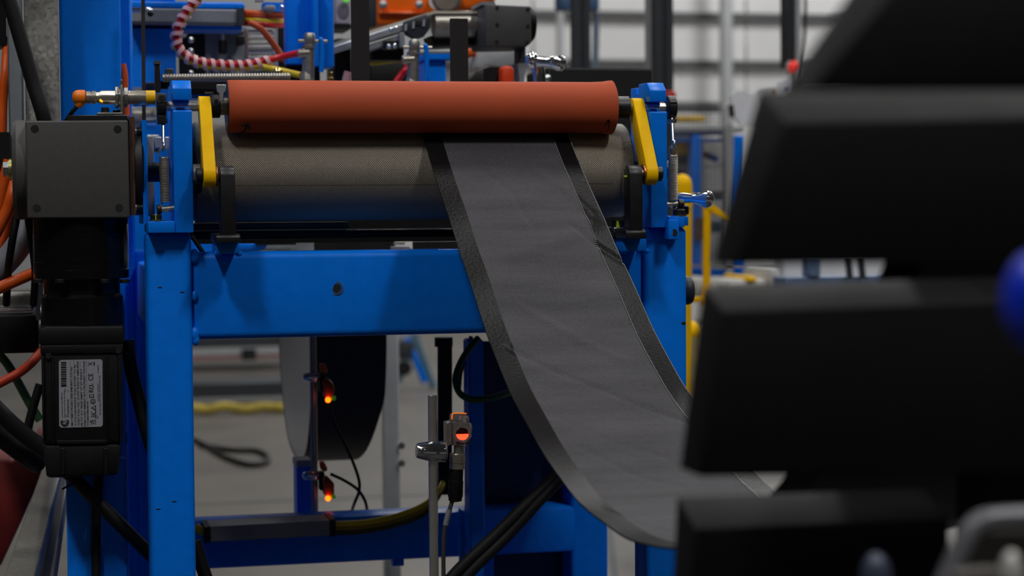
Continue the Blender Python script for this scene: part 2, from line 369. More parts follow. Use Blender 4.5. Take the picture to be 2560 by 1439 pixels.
part('foot_bolt', M().cyl(P(390, 552, 2.5), P(390, 536, 2.5), .007, seg=16, ch=.0008), blk, b1)
part('paint_mark', M().pb(388.5, 534, 390.5, 553, 2.491, 2.492), neon, b1)
part('washer', M().cyl(P(393, 552.5, 2.5), P(393, 549, 2.5), .010), zinc, b1)
part('foot_bolt', M().cyl(P(1697, 541, 2.5), P(1697, 523, 2.5), .008, seg=16, ch=.0008), blk, b2)
part('washer', M().cyl(P(1697, 541, 2.5), P(1697, 537, 2.5), .010), zinc, b2)
# ---- knurled drive roller
kr = thing('drive_roller', 'large knurled steel drive roller under the orange roller', 'roller', V(.45, YK, ZK))
XK0, XK1 = P(489, 430, 2.52).x, P(1588, 430, 2.52).x
mk = M(); mk.lathe((XK0, YK, ZK), (1, 0, 0), [(.0, RK-.003), (.003, RK), (XK1-XK0-.02, RK), (XK1-XK0-.02, RK-.0015), (XK1-XK0-.003, RK-.0015), (XK1-XK0, RK-.004)], 96)
part('knurled_shell', mk, knurl, kr, ang=60)
part('seam', M().tube([(XK0+.01, YK-RK*math.cos(.29), ZK-RK*math.sin(.29)), (XK1-.03, YK-RK*math.cos(.29), ZK-RK*math.sin(.29))], .00012, 6, 1), ink, kr)
part('shaft', M().cyl((P(356, 425, YK).x, YK, ZK), (XK1+.07, YK, ZK), .0125, seg=32), blk, kr)
part('end_bearing', M().lathe((XK0-.003, YK, ZK), (-1, 0, 0), [(0, .02), (0, .03), (.006, .03), (.007, .02)], 40), steelb, kr)
part('end_bearing', M().lathe((XK1, YK, ZK), (1, 0, 0), [(0, .02), (0, .03), (.006, .03), (.007, .02)], 40), steelb, kr)
part('shaft_collar', M().cyl((P(420, 425, YK).x, YK, ZK), (XBL0-.002, YK, ZK), .018, ch=.001), blk, kr)
part('bearing_hub', M().cyl((XBL1, 2.5, P(495, 452, 2.5).z), (XBL1+.011, 2.5, P(495, 452, 2.5).z), .0155, ch=.0015), blkpl, kr)
part('bearing_ring', M().cyl((XBL1, 2.497, P(495, 437, 2.497).z), (XBL1+.0095, 2.497, P(495, 437, 2.497).z), .0135, ch=.001), steelb, kr)
# ---- orange pressure roller
pr = thing('pressure_roller', 'long orange silicone pressure roller lying on the knurled roller', 'roller', V(.45, YO, ZO))
XO0, XO1 = P(571.5, 265, YO-.02).x, P(1547, 265, YO-RO).x
LO = XO1-XO0
prof = [(0, RO-.002), (.001, RO-.0004), (.02, RO-.0002)]+[(LO*t, RO*(1-.014*math.sin(math.pi*t))) for t in (.15, .3, .5, .7, .85)]+[(LO-.03, RO-.0003), (LO-.014, RO+.0004), (LO-.005, RO+.0017), (LO-.001, RO+.002), (LO, RO)]
part('silicone_sleeve', M().lathe((XO0, YO, ZO), (1, 0, 0), prof, 96, False), silic, pr, ang=60)
for x, s in ((XO0, 1), (XO1, -1)): part('end_disc', M().cyl((x-s*.001, YO, ZO), (x+s*.012, YO, ZO), RO-.002, seg=64), blk, pr)
part('shaft', M().cyl((P(398, 264, YO).x, YO, ZO), (P(1690, 264, YO).x, YO, ZO), .0063, seg=32), steel, pr)
part('hub', M().cyl((P(525, 260, YO).x, YO, ZO), (P(549.5, 260, YO).x, YO, ZO), .0146, seg=40, ch=.0008), blk, pr)
part('hub', M().cyl((XO1, YO, ZO), (P(1571, 262, YO).x, YO, ZO), .0146, seg=40, ch=.0008), blk, pr)
part('bearing', M().cyl((P(549.5, 260, YO).x, YO, ZO), (XO0, YO, ZO), .011, seg=40), steelb, pr)
part('grub_screw', M().cyl((P(538, 250, YO).x, YO-.0148, ZO+.006), (P(538, 250, YO).x, YO-.012, ZO+.006), .0022), ink, pr)
part('sensor_target', M().pp([(541, 211), (565, 211), (565, 229), (560, 232), (559, 253), (550, 253), (549, 234), (543, 228)], 2.5, 2.506).bev(.0008, 1), alu, pr)
part('target_bar', M().pb(513, 229.5, 533, 232.5, 2.515, 2.52), zinc, pr)
def collar(x0, x1, lab):
    c = part('shaft_collar', M().cyl((x0, YO, ZO), (x1, YO, ZO), .0158, seg=48, ch=.0012), blk, pr)
    return c
cL = collar(P(393.5, 264, YO-.015).x, P(416, 264, YO-.015).x, '')
cR = collar(P(1674, 264, YO-.015).x, P(1694.5, 264, YO-.015).x, '')
zc_ = P(405, 246, YO-.016).z; xc_ = P(405, 246, YO-.016).x
part('clamp_lug', M().box((xc_-.0055, YO-.0165, zc_-.0055), (xc_+.0055, YO-.008, zc_+.006)).bev(.0008, 1), gry, cL)
part('clamp_screw_hole', M().cyl((xc_, YO-.0169, zc_-.0005), (xc_, YO-.014, zc_-.0005), .0042), ink, cL)
part('stop_block', M().box((xc_-.0052, YO-.015, ZO-.0225), (xc_+.0052, YO+.01, ZO-.012)).bev(.0008, 1), blk, cL)
part('clamp_slit', M().box((P(1676, 264, YO-.016).x, YO-.0164, ZO+.0058), (P(1693, 264, YO-.016).x, YO-.012, ZO+.0068)), ink, cR)
def arrow(cx, pts, w):
    m = M()
    for pl in pts:
        q = []
        for x, y in pl:
            X = P(x, y, YO-RO).x; z = P(x, y, YO-RO*.8).z
            for _ in range(4):
                yy = YO-math.sqrt(max(0, RO**2-(z-ZO)**2)); z = P(x, y, yy).z; X = P(x, y, yy).x
            q.append((X, yy, z))
        m.tube(q, w, 6, 4)
    part('ink_arrow', m, ink, pr)
arrow(0, [[(604, 331), (612, 326), (616, 318), (616, 310)], [(605, 315), (613, 310), (617, 309)], [(617, 309), (622, 314), (624, 322)]], .0013)
arrow(0, [[(1515, 328), (1521, 322), (1522, 312), (1521, 299)], [(1514, 311), (1518, 303), (1521, 298)], [(1521, 298), (1526, 305), (1530, 312)]], .0012)
# ---- yellow pivot arms and their black uprights
YP = 2.468; ZP = P(520, 439, YP).z
def arm(label, x0, x1, side):
    t = thing('pivot_arm', label, 'arm', V((x0+x1)/2, YP, ZP-.015), 'yellow pivot arms')
    a = V(0, YP, ZP); b = V(0, YO, ZO); d = (b-a).normalized(); n = V(0, -d.z, d.y); poly = []
    for k in range(13):
        an = math.pi*k/12; poly.append(b+(n*math.cos(an)+d*math.sin(an))*.0125)
    for k in range(13):
        an = math.pi*k/12; poly.append(a+(-n*math.cos(an)-d*math.sin(an))*.0145)
    part('arm_body', M().prism([(x0, p.y, p.z) for p in poly], (x1-x0, 0, 0)).bev(.0008, 2, 50), yel, t, ang=50)
    s = 1 if side > 0 else -1
    e = x1 if s > 0 else x0; o = x0 if s > 0 else x1
    part('bronze_bush', M().cyl((e, YP, ZP), (e+s*.003, YP, ZP), .0125, seg=32, ch=.0006), bronze, t)
    part('pivot_pin', M().cyl((e, YP, ZP), (e+s*.012, YP, ZP), .0062), steel, t)
    part('pin_head', M().cyl((o, YP, ZP), (o-s*.0085, YP, ZP), .0096, ch=.001), blk, t)
    return t
XA0, XA1 = P(503, 350, 2.487).x, P(533.5, 350, 2.487).x
arm('yellow pivot arm near the dark grey gearbox', XA0, XA1, 1)
XC0, XC1 = P(1599, 350, 2.487).x, P(1627, 350, 2.487).x
arm('yellow pivot arm near the chrome ball handle', XC0, XC1, -1)
def upright(label, px0, px1, bx0, bx1, pt, pb_, pb2):
    t = thing('arm_upright', label, 'support', V(P(px0, pb2, 2.455).x, 2.47, P(px0, pb2, 2.455).z), 'black arm uprights')
    xa, xb = P(px0, 500, 2.452).x, P(px1, 500, 2.452).x; xm = (px0+px1)/2
    zt, zb, zz = P(xm, pt, 2.452).z, P(xm, pb_, 2.452).z, P(xm, pb2, 2.452).z
    m = M(); poly = [(2.452, zb), (2.452, zt-.012)]+[(2.466-.014*math.cos(a), zt-.014+.014*math.sin(a)) for a in [math.pi*k/8 for k in range(1, 8)]]+[(2.48, zt-.012), (2.48, zb)]
    part('upright', m.yz(poly, xa, xb).bev(.0012, 2, 50), blk, t, ang=25)
    xc, xd = P(bx0, pb2, 2.449).x, P(bx1, pb2, 2.449).x
    part('base', M().yz([(2.449, zz), (2.449, zb), (2.455, zb+.003), (2.53, zb+.003), (2.53, zz)], xc, xd).bev(.002, 2), blk, t)
    part('pivot_boss', M().cyl((xa-.001 if px0 < 1000 else xb+.001, 2.466, ZP), ((xa+xb)/2, 2.466, ZP), .009), blk, t)
    return t
upright('black upright holding the left yellow arm, on the beam', 552, 588.5, 540, 602, 414, 590, 607)
u2 = upright('black upright holding the right yellow arm, near the belt edge', 1575, 1607, 1565, 1616, 412, 578, 597)
part('paint_mark', M().pb(1562, 438, 1568, 442, 2.46, 2.466), neon, u2)
part('base_bolt', M().cyl(P(1546, 575, 2.53), P(1546, 550, 2.53), .009, seg=16), blk, u2)
part('paint_mark', M().pp([(1542, 552), (1546, 552), (1549, 568), (1541, 568)], 2.519, 2.52), neon, u2)
part('base_washer', M().pb(1534, 568, 1562, 574, 2.515, 2.54).bev(.001, 1), zinc, u2)
part('base_extension', M().pb(1534, 574, 1566, 597, 2.5, 2.56).bev(.0015, 1), blk, u2)
# ---- tension springs
def spring(label, px, y_eye, y0, y1, tilt, rod_top, pin):
    Ys = 2.505
    t = thing('tension_spring', label, 'spring', V(*P(px, y1+15, Ys)), 'tension springs')
    a, b = P(px+tilt*.3, y0, Ys), P(px+tilt, y1, Ys)
    part('coil', M().coil(a, b, .0058, .00085, (y1-y0)/4.0, 6, 14), steelb, t)
    e = P(px+tilt*.1, (y_eye+y0)/2+2, Ys)
    m = M(); m.tube([e+V(math.cos(q)*.0058, 0, math.sin(q)*.0075) for q in [2*math.pi*k/14-1.2 for k in range(13)]], .0008, 6, 2)
    part('upper_hook', m, steelb, t)
    e2 = P(px+tilt+1, y1+10, Ys)
    m = M(); m.tube([e2+V(math.cos(q)*.0055, math.sin(q)*.003, math.sin(q)*.0065) for q in [2*math.pi*k/14+1.2 for k in range(13)]], .0008, 6, 2)
    part('lower_hook', m, steelb, t)
    m = M(); top = P(px+rod_top, 296, Ys+.012); bot = P(px, y_eye, Ys)
    m.cyl(bot+V(0, 0, .006), top, .0022, seg=12)
    part('eye_bolt_rod', m, zinc, t)
    m = M(); m.tube([bot+V(math.sin(q)*.001, math.cos(q)*.0042, math.sin(q)*.005+.001) for q in [2*math.pi*k/12 for k in range(13)]], .0015, 8, 2)
    part('eye', m, zinc, t)
    part('lock_nut', M().hexa(top-V(0, 0, .001), top-V(0, 0, .006), .0058), zinc, t)
    pa, pb_ = pin
    part('anchor_pin', M().cyl(P(*pa, Ys), P(*pb_, Ys), .0036, ch=.0005), steelb, t)
    part('anchor_screw', M().cyl(P(pa[0], pa[1], Ys), P(pa[0]-11 if pa[0] < 1000 else pa[0]+14, pa[1]+1, Ys), .0062, ch=.0008), blk, t)
    return t
spring('steel tension spring hanging beside the left blue bracket', 409, 369, 392, 505, 5, -1, ((403, 523), (438, 520)))
spring('steel tension spring hanging beside the right blue bracket', 1683, 364, 387, 501, -1, -3, ((1694, 509), (1664, 511)))
# ---- dark tray under the roller
tr = thing('scraper_tray', 'dark steel tray bar running under the knurled roller', 'tray', V(.4, 2.62, P(700, 600, 2.6).z))
part('tray_face', M().box((XBL1+.002, 2.60, P(700, 576, 2.6).z), (P(872, 565, 2.6).x, 2.64, P(700, 556, 2.6).z)).bev(.001, 1), dgry, tr)
part('tray_lip', M().box((XBL1+.002, 2.597, P(700, 576, 2.6).z), (P(890, 565, 2.6).x, 2.6, P(700, 572.5, 2.6).z)), steelb, tr)
part('tray_shelf', M().box((XBL1+.002, 2.6, P(700, 596, 2.6).z), (XK1, 2.72, P(700, 577, 2.6).z)).bev(.001, 1), blkpl, tr)
part('rear_cover', M().pb(488, 530, 1610, 603, 2.74, 2.75), blkpl, tr)
part('rear_cover', M().pb(1034, 600, 1640, 650, 2.97, 2.98), blkpl, tr)
part('rear_cover', M().pb(784, 600, 988, 650, 2.99, 3.0), blkpl, tr)
part('machined_plate', M().pb(590, 606, 785, 626, 2.85, 2.95), alu, None, 'silver machined plate glimpsed between blue beam and black tray', 'plate')
part('slot_cover', M().pb(640, 600, 740, 612, 2.82, 2.84), blkpl, None, 'black cover strip in front of the silver machined plate', 'cover')
pf = thing('pipe_fitting', 'small silver fitting glimpsed between tray and beam', 'fitting', (1000, 625, 2.85))
part('fitting_body', M().cyl(P(984, 606, 2.85), P(1012, 606, 2.85), .0035, ch=.001), nickel, pf)
part('fitting_base', M().pp([(982, 616), (1022, 616), (1036, 628), (982, 628)], 2.85, 2.87), alu, pf)
part('rounded_cover', M().ball(P(612, 614, 2.84), .012, (2.6, 1, .85)), blue, None, 'rounded bright blue cover behind the left black upright', 'cover')
# ---- right-angle gearbox
YG = 2.512
gb = thing('angle_gearbox', 'square dark grey right-angle gearbox with a bolted front face', 'gearbox', (195, 700, YG))
part('housing', M().pp([(63, 302), (320, 300), (325.5, 545), (68, 546)], YG, YG+.132).bev(.0025, 3), gry, gb)
for (x, y) in ((87, 322), (294, 323), (92, 520), (298, 519)):
    part('bolt_hole', M().cyl(P(x, y, YG-.0004), P(x, y, YG+.006), .0048), ink, gb)
ax = P(200, 424, YG+.066)
zG = ax.z; yG = ax.y
part('side_cover', M().lathe((P(66, 424, YG+.03).x, yG, zG), (-1, 0, 0), [(0, .062), (.012, .062), (.0165, .058), (.0175, .03)], 64), gry, gb)
bx = P(30, 424, 2.53)
sb = part('cover_bolt', M().hexa(P(8, 424, 2.56), P(20, 424, 2.56), .0098), zinc, gb)
part('bolt_flange', M().cyl(P(19.5, 424, 2.56), P(23, 424, 2.56), .0118), zinc, sb)
part('paint_ring', M().cyl(P(22.5, 424, 2.56), P(29, 424, 2.56), .0135), mat('yellow_zinc', (196, 196, 110), .35, 1, .1), sb)
part('shim_plate', M().pp([(322, 292), (336, 292), (339, 538), (327, 538)], YG+.012, YG+.12), brown, gb)
part('output_flange', M().lathe((P(334, 424, yG).x, yG, zG), (1, 0, 0), [(0, .058), (.008, .058), (.0105, .055), (.0105, .03)], 56), blk, gb)
for (y, yy) in ((520, YG+.03), (330, YG+.03)):
    q = part('flange_bolt', M().cyl(P(338, y, yy), P(359, y, yy), .0062, ch=.0006), blk, gb)
    part('bolt_washer', M().cyl(P(337, y, yy), P(341, y, yy), .0066), zinc, q)
part('mounting_plate', M().pb(357, 300, 369, 560, 2.53, 2.66), blue, fr)
zA = P(200, 546, YG).z; xA = P(203, 640, YG+.06).x; yA = YG+.066
Zp = lambda py: P(203, py, YG+.02).z
def rz(px0, px1): return (P(px1, 640, yA).x-P(px0, 640, yA).x)/2
def lat(name, mt, pr_, par, x=None):
    pts = [(Zp(py), r) for py, r in pr_]; z0 = pts[0][0]
    return part(name, M().lathe((xA if x is None else x, yA, z0), (0, 0, -1), [(z0-z, r) for z, r in pts], 72), mt, par)
ad = lat('motor_adapter', blkgl, [(544, rz(82, 321)), (580, rz(82, 321)), (580.6, rz(83, 320)), (581.4, rz(83, 320)), (582, rz(82, 322)), (655, rz(82, 322)), (656, rz(83, 321)), (674, rz(83, 321)), (675, rz(82, 322)), (697, rz(82, 322)), (698, rz(86, 318))], gb)
lat('adapter_neck', blkgl, [(697, rz(106, 299)), (737, rz(106, 299)), (745, rz(101, 308)), (816, rz(101, 308))], gb)
for x in (95, 150, 262, 312):
    part('adapter_bolt', M().cyl(P(x, 697, 2.525), P(x, 707, 2.525), .006, ch=.0006), blk, gb)
# ---- servo motor
YM = 2.53
sm = thing('servo_motor', 'black servo motor with a printed rating plate hanging under the gearbox', 'motor', (205, 1195, YM))
part('front_flange', M().pp([(97, 822), (114, 815), (310, 814), (310, 860), (97, 862)], YM-.004, YM+.105).bev(.003, 2), blkpl, sm)
part('body', M().pp([(103, 862), (307, 859), (305, 1110), (108, 1113)], YM, YM+.1).bev(.006, 3), blkpl, sm)
part('upper_rim', M().pp([(101, 862), (308, 859), (308, 882), (101, 885)], YM-.0025, YM+.1).bev(.0015, 2), blkpl, sm)
ec = part('end_cap', M().pp([(107, 1112), (305, 1109), (296, 1182), (291, 1188), (122, 1195), (116, 1189)], YM+.001, YM+.099).bev(.004, 2), blkpl, sm)
for (a, b_) in (((103, 890), (109, 1108)), ((128, 890), (134, 1108)), ((264, 888), (270, 1106)), ((295, 886), (303, 1106))):
    part('corner_rib', M().pp([a, (b_[0]+1, a[1]), (b_[0]+3, b_[1]), (a[0]+4, b_[1])], YM-.0022, YM+.002).bev(.0008, 1), blkpl, sm)
for a in (150, 258): part('cap_rib', M().pp([(a, 1120), (a+14, 1119), (a+13, 1186), (a+2, 1187)], YM-.001, YM+.004).bev(.001, 1), blkpl, ec)
part('cap_panel', M().pp([(142, 1101), (268, 1099), (266, 1108), (145, 1110)], YM-.0015, YM+.002).bev(.0006, 1), blkpl, sm)
for x, y in ((121, 890), (296, 876)): part('corner_screw', M().cyl(P(x, y, YM-.003), P(x, y, YM), .004, ch=.0005), blk, sm)
# rating plate
YL = YM-.0006
pl = part('rating_plate', M().pp([(151, 899.5), (252, 897.5), (256, 901), (257, 1061), (253, 1066), (153, 1068.5), (148, 1064), (147, 904)], YL, YL+.0006), white, sm, label='silver-grey rating plate with barcode and printed data')
def text(s, px, py, h, mt=ink, wpx=None, Y=YL-.0002, bold=0):  # reads upwards, starts at (px,py)
    cu = bpy.data.curves.new('t', 'FONT'); cu.body = s; cu.size = 1; cu.offset = bold
    ob = bpy.data.objects.new('t', cu); COL.objects.link(ob)
    me = bpy.data.meshes.new_from_object(ob.evaluated_get(bpy.context.evaluated_depsgraph_get()))
    bpy.data.objects.remove(ob)
    x1 = max((v.co.x for v in me.vertices), default=1)
    p = P(px, py, Y); sc = h*.0005*1.4; sx = (wpx*.0005/x1) if wpx else sc
    for v in me.vertices: v.co = Vector((-v.co.y*sc, 0, v.co.x*sx))
    me.materials.append(mt); o = bpy.data.objects.new('printed_text', me); COL.objects.link(o); o.parent = pl; o.location = p-WL[pl]
    return o
L_ = [("Low inertia servo motor 400V class", 157, 1043, 3.2, 62), ("Rated output and stall data inside", 163, 1043, 2.6, 66), ("CAT", 166.5, 1043, 2.4, 8), ("VPL-B1003M-PJ12AA", 172.5, 1043, 4, 46),
      ("SER", 164, 978, 2.4, 7), ("A", 171.5, 978, 3, 3),
      ("480 V RMS 3 PHASE | 5000 RPM MAX | 3.52 Nm", 183, 1065, 4.2, 148), ("5.12 A CONTINUOUS  STALL RATING  14.1 Kg", 191.5, 1062, 4.2, 150),
      ("CONT STALL TRQ  2.5 KW  POLES 14  AMPS PEAK", 199.5, 1063, 4.2, 160), ("PK CT  0 C  PEAK AMPS  I.P. 67  INSUL F", 207.5, 1064, 4.2, 142),
      ("FDBK CLASS  AMBIENT 40 C | PROVIDED  VOLTAGE", 215, 1065, 4.2, 162), ("PTO LINEAR SERIES MOTOR", 222, 1063, 3.4, 60),
      ("MADE IN USA", 241, 1046, 2.8, 22), ("PROD", 245.5, 1046, 2.6, 8), ("FACTORY SERIAL DATA SHEET ENCLOSED WITH UNIT", 252, 1037, 2.8, 100), ("PRODUCT OF MEXICO", 247, 1002, 2.8, 44), ("E248079", 247, 932, 2.8, 20),
      ("CE", 233, 951, 12, 18), ("c", 227, 968, 6, 3), ("RU", 234, 981, 12, 19), ("us", 233, 962, 5, 4), ("UK", 233, 1060, 8, 12), ("CA", 240, 1060, 7, 12), ("EAC", 240, 1042, 12, 14)]
for (s, x, y, h, wp) in L_: text(s, x, y, h, wpx=wp, bold=.012)
m = M(); yy = 904
for i, (on, gap) in enumerate(((4, 1.6), (3.6, 2), (4.6, 1.8), (3, 1.6), (2.4, 1), (2.6, 1.6), (4, 1.8), (2.4, 1.6), (5.2, 1.6), (3.6, 1.8), (2.6, 1.4), (6.4, 0))):
    m.pb(152.5, yy, 166, yy+on, YL-.0002, YL-.0001); yy += on+gap
part('barcode', m, ink, pl)
part('logo_disc', M().cyl(P(162, 1054.5, YL-.0003), P(162, 1054.5, YL), .0054, seg=8), ink, pl)
text("AB", 167, 1061, 10.5, white, 13.5, YL-.0006, .02)
m = M(); m.ring(P(232.5, 1002, YL-.0003), P(232.5, 1002, YL), .0032, .0022, 24); part('ring_mark', m, ink, pl)
part('ring_mark', M().cyl(P(232.5, 1002, YL-.0003), P(232.5, 1002, YL), .001, seg=12), ink, pl)
part('triangle_mark', M().pp([(227, 1019), (240, 1012), (240, 1026)], YL-.0003, YL), ink, pl)
part('triangle_mark', M().pp([(231, 1019), (238, 1015.5), (238, 1022.5)], YL-.0005, YL-.0003), white, pl)
part('square_mark', M().pb(223, 985, 235, 993, YL-.0003, YL), ink, pl)
part('square_mark', M().pb(225, 987, 233, 991, YL-.0005, YL-.0003), white, pl)
part('bar_mark', M().pb(234, 904, 237, 913, YL-.0003, YL), ink, pl)
part('bin_mark', M().pp([(220, 904), (231, 912), (231, 913), (220, 905.5)], YL-.0003, YL), ink, pl)
part('bin_mark', M().pp([(220, 912), (231, 904), (231, 905.5), (220, 913.5)], YL-.0004, YL-.0001), ink, pl)
for x in (176.5, 185.5, 193.5, 201.5, 209.5, 217): part('rule_line', M().pb(x, 901, x+.5, 1066, YL-.0002, YL-.0001), ink, pl)
# ---- proximity sensor on its bracket above the gearbox
YS = 2.545; ZS = P(300, 243.5, YS).z
mp = part('sensor_base_plate', M().pp([(169, 288), (318, 287), (324, 301), (171, 303)], YS-.03, YS+.03).bev(.0008, 1), blk, None, 'black base plate under the sensor on the gearbox', 'plate')
sk = thing('sensor_bracket', 'bent stainless bracket clamping the orange-tipped sensor', 'bracket', (290, 287, YS))
X = lambda px: P(px, 243, YS).x
part('foot', M().pp([(243, 281.5), (306, 281), (306, 286), (243, 286.5)], YS-.018, YS+.018).bev(.0006, 2), steelb, sk)
part('upright', M().pp([(300.5, 213), (306.5, 213), (308, 285), (302, 285)], YS-.017, YS+.02).bev(.0006, 2), steelb, sk)
part('serrated_top', M().pp([(300.5, 214), (301, 206), (303, 198), (305, 198), (305.5, 206), (306.5, 214)], YS-.006, YS+.01).bev(.0005, 1), zinc, sk)
for x, dy in ((263, -.004), (292, .012)):
    part('cap_screw', M().cyl(P(x, 282, YS+dy), P(x, 270+dy*400, YS+dy), .0049, ch=.0006), blk, sk)
    part('washer', M().cyl(P(x, 282, YS+dy), P(x, 280, YS+dy), .0055), zinc, sk)
ps = thing('proximity_sensor', 'threaded nickel proximity sensor with an orange plug and yellow face', 'sensor', (290, 262, YS))
c = lambda px: (X(px), YS, ZS)
part('barrel', M().lathe(c(238), (1, 0, 0), [(0, .0066), (X(247)-X(238), .0068), (X(254)-X(238), .0088), (X(365)-X(238), .0088)], 40), nickel, ps)
part('thread', M().coil(c(320), c(363), .0087, .00035, 22, 4, 20), nickel, ps)
part('sensing_face', M().cyl(c(364), c(388), .0089, seg=40, ch=.0003), yelcap, ps)
for a, b_, r in ((287.5, 297, .0138), (310, 319, .0128)): part('lock_nut', M().hexa(c(a), c(b_), r).bev(.0005, 1), steelb, ps)
for a, b_ in ((297, 300), (307, 310)): part('tooth_washer', M().cyl(c(a), c(b_), .0112), zinc, ps)
part('coupling_nut', M().lathe(c(213), (1, 0, 0), [(0, .006), (.0015, .0078), (.006, .008), (.0063, .0068), (.0075, .0068), (.008, .0082), (.0125, .0082), (.0135, .0066)], 14), nickel, ps)
part('led', M().ball((X(251), YS-.0072, ZS-.0042), .0016), ledy, ps)
part('led', M().ball((X(254), YS-.0072, ZS-.0054), .0013), ledy, ps)
m = M(); m.lathe(c(212.5), (-1, 0, 0), [(0, .009), (.007, .0092), (.011, .0085), (.0142, .0062), (.0155, .003)], 28); m.tube([(X(200), YS, ZS-.004), (X(197), YS, ZS-.009), (X(195), YS, ZS-.0125)], .0062, 16, 3, rf=lambda t: .0072-.0036*t)
part('elbow_plug', m, ortip, ps)
part('cable', M().tube([P(197, 260, YS), P(189, 270, YS), P(179, 282, YS+.004), P(170, 294, YS+.02), P(160, 310, YS+.05)], .0026, 10), rub, ps)
# ---- hanging fabric belt
XL = P(1057, 338, 2.535).x; XR = P(1421, 338, 2.535).x
ED = [(1075, 400), (1101, 480), (1130, 570), (1160, 660), (1190, 752), (1218, 838), (1250, 920), (1291, 1012), (1340, 1102), (1390, 1180), (1442, 1248), (1505, 1306), (1585, 1350), (1685, 1374), (1790, 1340), (1890, 1268), (1975, 1186)]
raw = [PXL(x, y, XL) for x, y in ED]
print('belt', [(round(v.y, 3), round(v.z-HC, 3)) for v in raw])
cv = [V(0, v.y, v.z) for v in raw]
arc = []
th0 = math.atan2(ZO-ZK, YO-YK)              # nip direction
for k in range(14): 
    a = th0-1.9+1.9*k/13.; arc.append(V(0, YK+(RK+.0012)*math.cos(a), ZK+(RK+.0012)*math.sin(a)))
tail = [V(0, 1.14, cv[-1].z+.085), V(0, 1.02, cv[-1].z+.2)]
back = [V(0, 3.0, arc[0].z-.1), V(0, 2.8, arc[0].z-.045)]
path = cat(arc[-1:]+cv+tail, 12)
path = arc[:-1]+path
# arclength
S = [0]
for a, b_ in zip(path, path[1:]): S.append(S[-1]+(b_-a).length)
# slight smoothing of the free span
for _ in range(30):
    for i in range(len(arc)+2, len(path)-2): path[i] = path[i]*.5+(path[i-1]+path[i+1])*.25
NU = 60; us = [i/NU for i in range(NU+1)]
def onbelt(px, py):                          # u, index on the belt under a place in the frame
    best = None
    for j in range(len(arc), len(path)-20):
        for u in us:
            q = pix((XL+(XR-XL)*u, path[j].y, path[j].z)); d = (q[0]-px)**2+(q[1]-py)**2
            if best is None or d < best[0]: best = (d, u, S[j])
    return best[1], best[2]
CR = []                                      # creases pressed into the cloth: polyline in (u, s), depth, width
for pts, dep, wd in ((((1272, 868), (1400, 930), (1540, 990), (1725, 1056)), .0022, .0035), (((1430, 570), (1500, 615), (1560, 655)), .0026, .003),
                     (((1210, 420), (1270, 470), (1330, 560)), .0012, .004), (((1300, 760), (1450, 850), (1560, 900)), -.0014, .007),
                     (((1290, 640), (1400, 600), (1470, 560)), -.003, .014), (((1440, 1110), (1600, 1190), (1700, 1215)), .0009, .004), (((1500, 1270), (1600, 1310), (1690, 1330)), .0008, .004),
                     (((1380, 1040), (1520, 1100), (1690, 1150)), .0007, .0035), (((1330, 420), (1420, 480), (1480, 540)), -.0012, .006)):
    CR.append(([(u*(XR-XL), s) for u, s in (onbelt(*p) for p in pts)], dep, wd))
def disp(u, s):
    x = u*(XR-XL); d = .0011*math.sin(34*s+3.4*u)*math.sin(3.1*u+1+9*s)*min(1, max(0, (s-.16)*8))
    for pl_, dep, wd in CR:
        md = 1e9
        for a, b_ in zip(pl_, pl_[1:]):
            ax_, ay = b_[0]-a[0], b_[1]-a[1]; t = max(0, min(1, ((x-a[0])*ax_+(s-a[1])*ay)/(ax_*ax_+ay*ay+1e-9)))
            md = min(md, math.hypot(x-a[0]-ax_*t, s-a[1]-ay*t))
        if md < 4*wd: d -= dep*math.exp(-(md/wd)**2)
    return d
def strip(u0, u1, nu, off, th):
    vs = []; fs = []; n = len(path); tot = 2*(nu+1)
    for j in range(n):
        t = (path[min(j+1, n-1)]-path[max(j-1, 0)]).normalized(); nr = V(0, -t.z, t.y)
        if nr.dot(V(0, -.3, 1)) < 0 and j > 5: pass
        nr = V(0, t.z, -t.y)
        for side in (0, 1):
            for i in range(nu+1):
                u = u0+(u1-u0)*i/nu; d = disp(u, S[j])
                vs.append(V(XL+(XR-XL)*u, path[j].y, path[j].z)+nr*(d+off-(th if side else 0)))
    for j in range(n-1):
        b0 = j*tot; b1 = b0+tot; w1 = nu+1
        for i in range(nu):
            fs.append((b0+i, b0+i+1, b1+i+1, b1+i)); fs.append((b0+w1+i, b1+w1+i, b1+w1+i+1, b0+w1+i+1))
        fs.append((b0, b1, b1+w1, b0+w1)); fs.append((b0+nu, b0+w1+nu, b1+w1+nu, b1+nu))
    return M().raw(vs, fs)
BT = thing('fabric_belt', 'charcoal fabric belt with shiny black edges draping from the roller nip', 'belt', V((XL+XR)/2, 1.7, HC-.28))
sgn = 1
part('fabric_panel', strip(.118, .885, 56, .0, .0016), fab, BT, ang=80)
part('edge_band', strip(0, .122, 8, .0004, .0018), band, BT, ang=80, label='shiny black coated band along the belt edge')
part('edge_band', strip(.881, 1, 8, .0004, .0018), band, BT, ang=80, label='black coated band with white stitching along the belt edge')
def stitches(u):
    m = M(); n = len(path); s = .13
    while s < S[-1]-.02:
        j = max(k for k in range(n) if S[k] <= s); f = (s-S[j])/(S[j+1]-S[j]) if j < n-1 else 0
        p = path[j].lerp(path[min(j+1, n-1)], f); t = (path[min(j+1, n-1)]-path[j]).normalized(); nr = V(0, t.z, -t.y)
        c_ = V(XL+(XR-XL)*u, p.y, p.z)+nr*(disp(u, s)+.0007)
        e = t*.0011; w_ = V(.0005, 0, 0); h = nr*.0005
        m.raw([c_-e, c_+w_, c_+e, c_-w_, c_+h], [(0, 1, 4), (1, 2, 4), (2, 3, 4), (3, 0, 4)]); s += .0031
    return m
